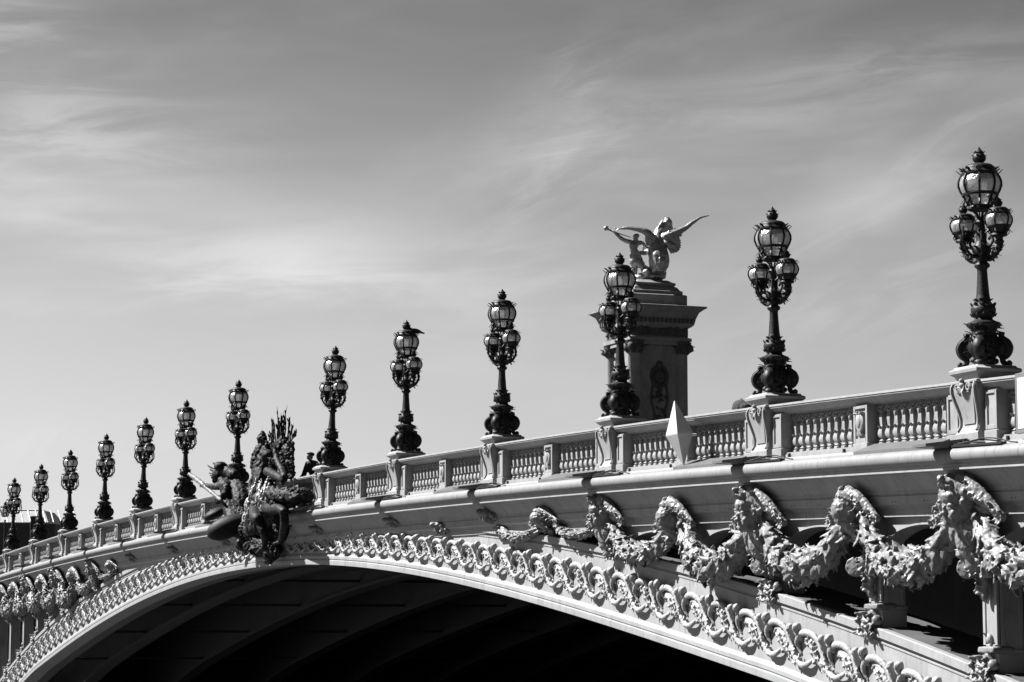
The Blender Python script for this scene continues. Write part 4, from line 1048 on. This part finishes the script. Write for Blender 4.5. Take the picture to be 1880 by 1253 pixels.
# ------------------------------------------------------------------ gilded statue
def gilded():
    random.seed(88)
    base = Vector((pcx, pcy, ptop - .03)); root = empty('gilded_statue', tuple(base), 'gilded winged horse held by a figure blowing a trumpet, on top of the stone pylon', 'statue')
    D = (base - CAM).dot(fwd); k = 1 / 7.832   # zoom factor of the window starting at 1100,380
    S = D / F * k
    def L(u, v, d=0.):   # d metres towards the viewer
        return CAM + (fwd + rgt * ((1100 + u * k) - 940) / F - upv * ((380 + v * k) - 626.5) / F) * (D - d) - base
    RM = Matrix((rgt, fwd, upv)).transposed()
    def blob(m, u, v, d, ru, rv, rd=None, ang=0): m.ell(tuple(L(u, v, d)), (ru * S * 1.1, (rd or min(ru, rv)) * S * 1.1, rv * S * 1.06), RM @ Matrix.Rotation(radians(-ang), 3, 'Y'), 12, 8)
    def limb(m, pts, rad, n=10, flat=1.):
        q = catm([L(*p) for p in pts], 5)
        if max(rad) > 24: m.ell(tuple(q[0]), rad[0] * S * 1.1); m.ell(tuple(q[-1]), rad[-1] * S * 1.1)
        m.tube(q, lerp_list([r * S * (1.12 if max(rad) > 24 else 1) for r in rad], len(q)), n, flat=flat)
    # rocky base
    m = MB()
    for u in range(500, 950, 45): blob(m, u, 1010 - (60 if u > 640 else 0) + U(-15, 15), U(-.5, .5), 60, 48, 90)
    blob(m, 780, 1000, 0, 170, 60, 150); blob(m, 600, 1030, .2, 80, 50, 80)
    obj('rock', fuse(m, .05, 1, .06, 4, 'rock'), M_gilt, root)
    # horse, rearing away with its hindquarters to the viewer
    m = MB()
    limb(m, [(880, 820, .5), (860, 740, .35), (840, 640, .1), (840, 540, -.1), (860, 450, -.25)], [115, 135, 130, 125, 105])
    blob(m, 930, 780, .4, 75, 120, 90); blob(m, 800, 780, .4, 85, 120, 90)
    limb(m, [(900, 880, .4), (870, 960, .3), (890, 1000, .35), (880, 1040, .3)], [75, 38, 30, 32]); limb(m, [(800, 880, .4), (770, 930, .4), (790, 980, .2), (760, 1020, .3)], [80, 42, 30, 32])
    limb(m, [(860, 450, -.25), (880, 370, -.35), (930, 290, -.4), (975, 220, -.5)], [95, 85, 68, 50])
    blob(m, 985, 205, -.5, 46, 60, 50, 20); blob(m, 960, 180, -.45, 22, 34, 20); blob(m, 1010, 260, -.6, 34, 50, 36, 10)
    limb(m, [(760, 470, -.6), (700, 520, -.9), (640, 600, -1.0), (690, 660, -.9)], [50, 36, 26, 24])
    limb(m, [(720, 640, -.4), (640, 670, -.5), (590, 660, -.5)], [40, 32, 26]); limb(m, [(990, 420, -.6), (1060, 350, -.9), (1120, 330, -1.0)], [50, 38, 26])
    obj('horse_body', fuse(m, .045, 2, .03, 2.5, 'horse'), M_gilt, root)
    # tail and mane
    m = MB()
    for j in range(9):
        limb(m, [(905 + 4 * j, 705, .75), (870 + 9 * j, 740 + 3 * j, .95), (880 + 6 * j, 820, .95), (830 + 10 * j, 930, .8)], [12, 18, 18, 8], 7)
    obj('tail', fuse(m, .04, 1, .02, 5, 'tail'), M_gilt, root); m = MB()
    blob(m, 975, 230, -.4, 50, 60, 50); blob(m, 1000, 330, -.4, 60, 90, 40); blob(m, 930, 330, -.3, 60, 90, 40)
    for j in range(10):
        a = j / 9; limb(m, [(985 + 20 * a, 180 + 30 * j, -.3), (1030 + 10 * a, 210 + 26 * j, -.35), (1050, 260 + 24 * j, -.4)], [20, 20, 8], 7)
    for j in range(7): limb(m, [(915 - j * 6, 190 + j * 30, -.2), (880 - 14 * j, 250 + j * 28, -.15), (840 - 14 * j, 320 + 22 * j, -.1)], [14, 18, 10], 7)
    obj('mane', fuse(m, .04, 1, .02, 5, 'mane'), M_gilt, root)
    # wings: a fan of feathers on a thick leading edge
    def wing(lead, rad, feathers, dep):
        w = MB(); limb(w, lead, rad, 10)
        for (u0, v0, d0, u1, v1, d1, wd) in feathers:
            a = L(u0, v0, d0); b_ = L(u1, v1, d1); mid = a.lerp(b_, .5) + upv * .06
            q = catm([a, mid, b_], 4); w.tube(q, lerp_list([wd * S * .7, wd * S, wd * S * .35], len(q)), 7, flat=1.5)
        return fuse(w, .036, 1, .012, 6, 'wing')
    fe = []
    for j in range(16):      # right wing, rounded fan low + long tip
        t = j / 15; a = radians(100 - 175 * t)
        u0, v0 = 960 + 90 * t, 520 - 90 * t
        r_ = 250 - 40 * t if t < .75 else 190
        fe.append((u0, v0, .1, 1000 + (r_ - 60) * cos(a - .35) * 1.05 * .95 + 10, 480 + (r_ - 40) * sin(a - .1) * .95, .25, 24))
    fe += [(940 + 20 * q, 480 + 14 * q, .15, 1010 + 30 * q, 600 + 8 * q, .3, 46) for q in range(5)]
    fe += [(1180, 340, .1, 1250, 325, .1, 26), (1150, 370, .1, 1200, 380, .15, 30), (1100, 400, .1, 1190, 420, .2, 34), (1250, 300, .0, 1380, 235, .0, 14)]
    obj('wing', wing([(950, 450, 0), (1060, 400, .1), (1160, 350, .1), (1250, 300, .05), (1340, 230, 0), (1460, 155, -.1), (1575, 128, -.1)], [80, 64, 46, 34, 26, 16, 9], fe, 0), M_gilt, root)
    fe = [(690, 400, .2, 690, 560, .35, 34), (720, 400, .2, 740, 600, .4, 36), (760, 450, .2, 800, 600, .3, 40), (700, 450, .2, 700, 560, .3, 30), (480, 330, .1, 560, 350, .1, 12), (560, 345, .1, 640, 390, .1, 16), (330, 320, .1, 230, 350, .1, 10)]
    obj('wing', wing([(800, 520, 0), (740, 430, .2), (670, 360, .25), (560, 325, .2), (420, 305, .1), (300, 312, 0), (225, 305, 0)], [80, 62, 46, 34, 25, 16, 8], fe, 0), M_gilt, root)
    # figure with trumpet
    m = MB()
    blob(m, 525, 440, .2, 36, 46, 36, 15); blob(m, 545, 415, .2, 34, 30, 34); blob(m, 490, 450, .25, 10, 12, 8)
    limb(m, [(520, 490, .2), (500, 550, .2), (480, 620, .2), (500, 700, .2), (520, 780, .2)], [28, 62, 54, 58, 72])
    limb(m, [(455, 510, .2), (380, 490, .3), (310, 450, .35), (250, 390, .35), (205, 352, .3)], [34, 30, 26, 22, 16])
    limb(m, [(560, 520, .2), (620, 520, .1), (660, 560, .0), (690, 590, -.1)], [34, 28, 24, 18])
    limb(m, [(500, 780, .2), (520, 870, .2), (515, 960, .15), (530, 1040, .2)], [66, 42, 28, 24]); limb(m, [(560, 770, .2), (620, 860, .3), (640, 930, .2), (620, 1000, .2)], [60, 42, 30, 24])
    obj('figure_body', fuse(m, .036, 2, .015, 4, 'figure'), M_gilt, root)
    d = MB()
    for j in range(16):
        a = j / 15; limb(d, [(450 + 80 * a, 560 + 60 * R(), .3), (455 + 130 * a, 700, .35), (470 + 180 * a, 830 + 40 * R(), .3)], [14, 20, 12], 7)
    for j in range(6): limb(d, [(560, 640, .2), (610, 650 + 6 * j, .2), (680, 640 + 8 * j, .1)], [14, 18, 10], 7)
    limb(d, [(600, 860, .2), (680, 880, .2), (740, 940, .1)], [30, 34, 20]); blob(d, 600, 820, .2, 60, 50, 40)
    obj('drapery', fuse(d, .036, 1, .03, 5, 'drapery'), M_gilt, root)
    t = MB(); limb(t, [(460, 440, .3), (330, 400, .35), (215, 362, .35), (150, 335, .35), (118, 318, .35), (98, 308, .35)], [5, 7, 9, 11, 16, 34])
    obj('trumpet', t, M_gilt, root, 60)
gilded()

# ------------------------------------------------------------------ far left: street lantern and building
def street_lantern():
    p = at(9, 1000, .6); p = Vector((-57.5, 0, 0)); d = None
    # on the quay beyond the bridge end
    for yy in [i * .05 for i in range(0, 80)]:
        q = at(9, 960, yy)
        if q.x < -57.4: break
    zt = at(9, 921, q.y).z; root = empty('street_lantern', (q.x, q.y, -1.3), 'single small lantern on a thin post, left of all the candelabra lamps', 'lamp')
    S = MB(); H = zt + 1.3
    S.lathe([(.14, 0), (.14, .3), (.09, .4), (.06, .7), (.045, 1.5), (.04, H - 1.05), (.07, H - 1.02), (.05, H - .98)], 10); obj('post', S, M_bronze, root, 40)
    f_ = obj('lantern', fT, M_bronze, root, loc=(0, 0, H - .62), scale=(.78, .78, .82)); obj('glass_globe', gT, M_glass, f_); obj('finial', iT, M_bronze, f_)
street_lantern()
def building():
    c, fw, D = CAM, fwd, 290.
    def P(u, v, dd=0): return atd(u, v, D + dd)
    hz = Vector((-cos(YAW), sin(YAW), 0)); o = P(50, 1000); root = empty('distant_building', (o.x, o.y, -4.), 'dark distant building with a pale ribbed glazed roof behind the leftmost lamps', 'building')
    a = atan2(rgt.y, rgt.x); root.rotation_euler = (0, 0, a)
    k = D / F
    def X(u): return (u - 50) * k
    def Z(v): ang = PIT + math.atan((626.5 - v) / F); return CAM.z + D * math.tan(ang) + 4.
    m = MB(); m.bbox(X(-90), X(74), 0, 14, 0, Z(966), .1); m.bbox(X(-92), X(76), -.3, 14.3, Z(968), Z(958.5), .08); obj('main_wall', m, M_wall, root)
    m = MB(); m.bbox(X(72.), X(103), -1, 12, 0, Z(963), .08); m.bbox(X(71.6), X(103.4), -1.2, 12.2, Z(963.2), Z(962), .02); obj('side_wing', m, M_wall, root)
    m = MB(); m.bbox(X(57), X(73), -.9, 4, 0, Z(947.5), .08); m.box(X(58), X(59), -.95, -.9, 0, Z(960)); obj('chimney_tower', m, surf_mat('dark_brick', .05, .9, .2, 1), root)
    m = MB(); zt_, zb_ = Z(935), Z(959); m.loft([[(X(-90), -.1, zb_), (X(88), -.1, zb_), (X(88), 12, zb_), (X(-90), 12, zb_)], [(X(-90), 2.6, zt_), (X(72), 2.6, zt_), (X(72), 9.5, zt_), (X(-90), 9.5, zt_)]]); rf = obj('glazed_roof', m, M_roof, root)
    m = MB()
    for j in range(-12, 8):
        m.tube([(X(28 + j * 14), 2.55, zt_), (X(38 + j * 14 + 4), -.12, zb_)], .07, 5)
    m.tube([(X(-90), 2.6, zt_ + .05), (X(72), 2.6, zt_ + .05)], .1, 5)
    obj('glazing_bars', m, M_white, rf)
    m = MB(); m.box(X(89), X(94), -1.12, -1.0, Z(980), Z(970)); w = obj('window', m, M_grey, root); m = MB(); m.box(X(89.6), X(93.4), -1.18, -1.12, Z(979), Z(971)); obj('pane', m, M_glassdark, w)
building()

# ------------------------------------------------------------------ ground, water, abutments
def struct(name, m, mat, sm=None): return tag(obj(name, m, mat, None, sm), kind='structure')
m = MB(); m.add([(-3000, -3000, -11.3), (3000, -3000, -11.3), (3000, 3000, -11.3), (-3000, 3000, -11.3)], [(0, 1, 2, 3)]); struct('ground', m, M_quay)
m = MB(); m.add([(-60, -2500, -11), (60, -2500, -11), (60, 2500, -11), (-60, 2500, -11)], [(0, 1, 2, 3)]); struct('river', m, M_water)
m = MB(); m.box(-2500, -61, -2500, 2500, -11.25, -4.0); struct('left_bank', m, M_quay)
m = MB(); m.box(76.5, 1500, -1500, 1500, -11.25, -4.6); m.box(60, 76.49, -1500, 1500, -11.25, -6.2); struct('right_bank', m, M_quay)
for sx in (-1, 1):
    m = MB(); a, b_ = sorted((sx * 53.9, sx * 80)); m.box(a, b_, -.3, 40.5, -11.3, zd(54) - 1.3)
    obj('abutment', m, M_under, bridge)

# ------------------------------------------------------------------ light
AZ = radians(35); EL = radians(47)
sd = Vector((-sin(AZ) * cos(EL), -cos(AZ) * cos(EL), sin(EL)))
ld = bpy.data.lights.new('sun', 'SUN'); ld.energy = 5.0; ld.angle = radians(.5); ld.color = (1, 1, 1)
lo = bpy.data.objects.new('sun', ld); col.objects.link(lo); lo.rotation_euler = sd.to_track_quat('Z', 'Y').to_euler()
w = bpy.data.worlds.new('World'); scene.world = w; w.use_nodes = True; nt = w.node_tree; nt.nodes.clear()
out = N(nt, 'ShaderNodeOutputWorld'); bg = N(nt, 'ShaderNodeBackground'); nt.links.new(bg.outputs[0], out.inputs[0])
sky = N(nt, 'ShaderNodeTexSky', sky_type='NISHITA'); sky.sun_disc = False; sky.sun_elevation = EL; sky.sun_rotation = atan2(sd.x, sd.y); sky.air_density = 1.; sky.dust_density = 1.5
bw = N(nt, 'ShaderNodeSeparateColor'); nt.links.new(sky.outputs[0], bw.inputs[0])      # red-filtered black and white sky
tc = N(nt, 'ShaderNodeTexCoord'); sp = N(nt, 'ShaderNodeSeparateXYZ'); nt.links.new(tc.outputs['Generated'], sp.inputs[0])
def math_(op, a, b=None, c=None):
    n = N(nt, 'ShaderNodeMath', operation=op)
    for i, v in enumerate((a, b, c)):
        if v is None: continue
        if isinstance(v, (int, float)): n.inputs[i].default_value = v
        else: nt.links.new(v, n.inputs[i])
    return n.outputs[0]
X_, Y_, Z_ = sp.outputs
az = math_('ARCTAN2', Y_, math_('MULTIPLY', X_, -1.0))   # 0 along -X, grows to the right in the view
el = math_('ARCSINE', Z_)
# brightness by elevation
ramp = N(nt, 'ShaderNodeValToRGB'); ramp.color_ramp.interpolation = 'B_SPLINE'
els = [(0, .76), (3.2, .755), (6.8, .65), (10.5, .375), (14.5, .245), (22, .12), (90, .06)]
E0 = ramp.color_ramp.elements
for i, (e, v) in enumerate(els):
    pos = min(1, e / 90)
    if i == 0: E0[0].position = 0; E0[0].color = g(v)
    elif i == len(els) - 1: E0[1].position = 1; E0[1].color = g(v)
for e, v in els[1:-1]:
    q = E0.new(e / 90); q.color = g(v)
nt.links.new(math_('DIVIDE', el, pi / 2), ramp.inputs[0])
# sky brightest around the view, dimmed elsewhere to cut the fill light
view_side = math_('ADD', .26, math_('MULTIPLY', .72, math_('EXPONENT', math_('MULTIPLY', math_('POWER', math_('ABSOLUTE', math_('MULTIPLY', math_('ADD', az, .12), 1 / .87)), 2.), -1.))))
base = math_('ADD', math_('MULTIPLY', ramp.outputs[0], view_side), math_('MULTIPLY', bw.outputs[0], .002))
# cirrus streaks laid out on the dome (azimuth / elevation)
def ang(u, v):
    d = (fwd + rgt * (u - 940) / F - upv * (v - 626.5) / F).normalized(); return atan2(d.y, -d.x), math.asin(d.z)
def noise_(ax, sx, sy, tilt, detail=6., rough=.55, dist=.5, off=0.):
    c_, s_ = cos(tilt), sin(tilt)
    p = math_('ADD', math_('MULTIPLY', az, c_), math_('MULTIPLY', el, s_)); q = math_('SUBTRACT', math_('MULTIPLY', el, c_), math_('MULTIPLY', az, s_))
    cv = N(nt, 'ShaderNodeCombineXYZ'); nt.links.new(math_('MULTIPLY', p, sx), cv.inputs[0]); nt.links.new(math_('MULTIPLY', q, sy), cv.inputs[1]); cv.inputs[2].default_value = off
    n = N(nt, 'ShaderNodeTexNoise', inputs={'Scale': 1.0, 'Detail': detail, 'Roughness': rough, 'Distortion': dist}); nt.links.new(cv.outputs[0], n.inputs['Vector'])
    return n.outputs['Fac']
def sstep(x, a, b_, lo=0., hi=1.):
    n = N(nt, 'ShaderNodeMapRange', interpolation_type='SMOOTHSTEP', inputs={'From Min': a, 'From Max': b_, 'To Min': lo, 'To Max': hi}); nt.links.new(x, n.inputs['Value']); return n.outputs[0]
flat_n = noise_(0, 12., 70., .06, 10., .62, off=3.); rise_n = noise_(0, 18., 70., .42, 10., .62, .9, 7.); big_n = noise_(0, 8., 22., .12, 4., off=5.)
total = None
# cirrus banks: centre, half length, half thickness, tilt, strength, which streak texture (sizes in milliradians * 4.5)
for (u, v, a_, b_, t_, k_, w_) in ((40, 105, 150, 60, -8, .42, 0), (0, 10, 120, 30, 0, .3, 0), (110, 225, 260, 50, 0, .25, 0), (330, 400, 430, 75, -8, .55, 1), (60, 300, 330, 60, 0, .25, 0), (500, 500, 420, 45, 2, .3, 0),
        (1070, 260, 130, 55, 4, .22, 0), (1000, 350, 150, 75, 30, .16, 2), (1060, 130, 80, 50, 30, .16, 2), (1720, 290, 420, 42, 23, .24, 1), (1560, 410, 320, 22, 27, .12, 2), (1750, 250, 260, 20, 22, .12, 2), (1500, 160, 420, 55, 8, .2, 0), (1300, 280, 420, 70, 6, .2, 1), (700, 560, 700, 60, 0, .16, 0), (120, 810, 160, 40, 6, .2, 2), (1650, 520, 350, 60, 25, .15, 2)):
    a0, e0 = ang(u, v); t_ = radians(t_)
    da = math_('SUBTRACT', az, a0); de = math_('SUBTRACT', el, e0)
    p = math_('ADD', math_('MULTIPLY', da, cos(t_)), math_('MULTIPLY', de, sin(t_))); q = math_('SUBTRACT', math_('MULTIPLY', de, cos(t_)), math_('MULTIPLY', da, sin(t_)))
    wob = math_('MULTIPLY', math_('SUBTRACT', big_n, .5), .03); q = math_('ADD', q, wob)
    r2 = math_('ADD', math_('POWER', math_('ABSOLUTE', math_('MULTIPLY', p, F / a_)), 2.), math_('POWER', math_('ABSOLUTE', math_('MULTIPLY', q, F / b_)), 2.))
    gss = math_('EXPONENT', math_('MULTIPLY', r2, -.8))
    tex = (sstep(flat_n, .36, .68, .15, 1.), sstep(big_n, .3, .75, .4, 1.), sstep(rise_n, .36, .68, .1, 1.))[w_]
    c_ = math_('MULTIPLY', math_('MULTIPLY', gss, tex), k_)
    total = c_ if total is None else math_('ADD', total, c_)
total = math_('ADD', total, math_('MULTIPLY', sstep(big_n, .4, .8), .10))
cl = math_('MINIMUM', total, 1.)
fade = sstep(el, radians(18), radians(40), 1., 0.)
cl = math_('MULTIPLY', cl, fade)
CLOUD = .86
mx = N(nt, 'ShaderNodeMix', data_type='FLOAT'); nt.links.new(cl, mx.inputs[0]); nt.links.new(base, mx.inputs[2]); mx.inputs[3].default_value = CLOUD
fin = mx.outputs[0]
cc = N(nt, 'ShaderNodeCombineColor')
for i in range(3): nt.links.new(fin, cc.inputs[i])
nt.links.new(cc.outputs[0], bg.inputs[0]); bg.inputs[1].default_value = .37
scene.view_settings.view_transform = 'Standard'; scene.view_settings.look = 'None'; scene.view_settings.exposure = 1.55; scene.view_settings.gamma = 1
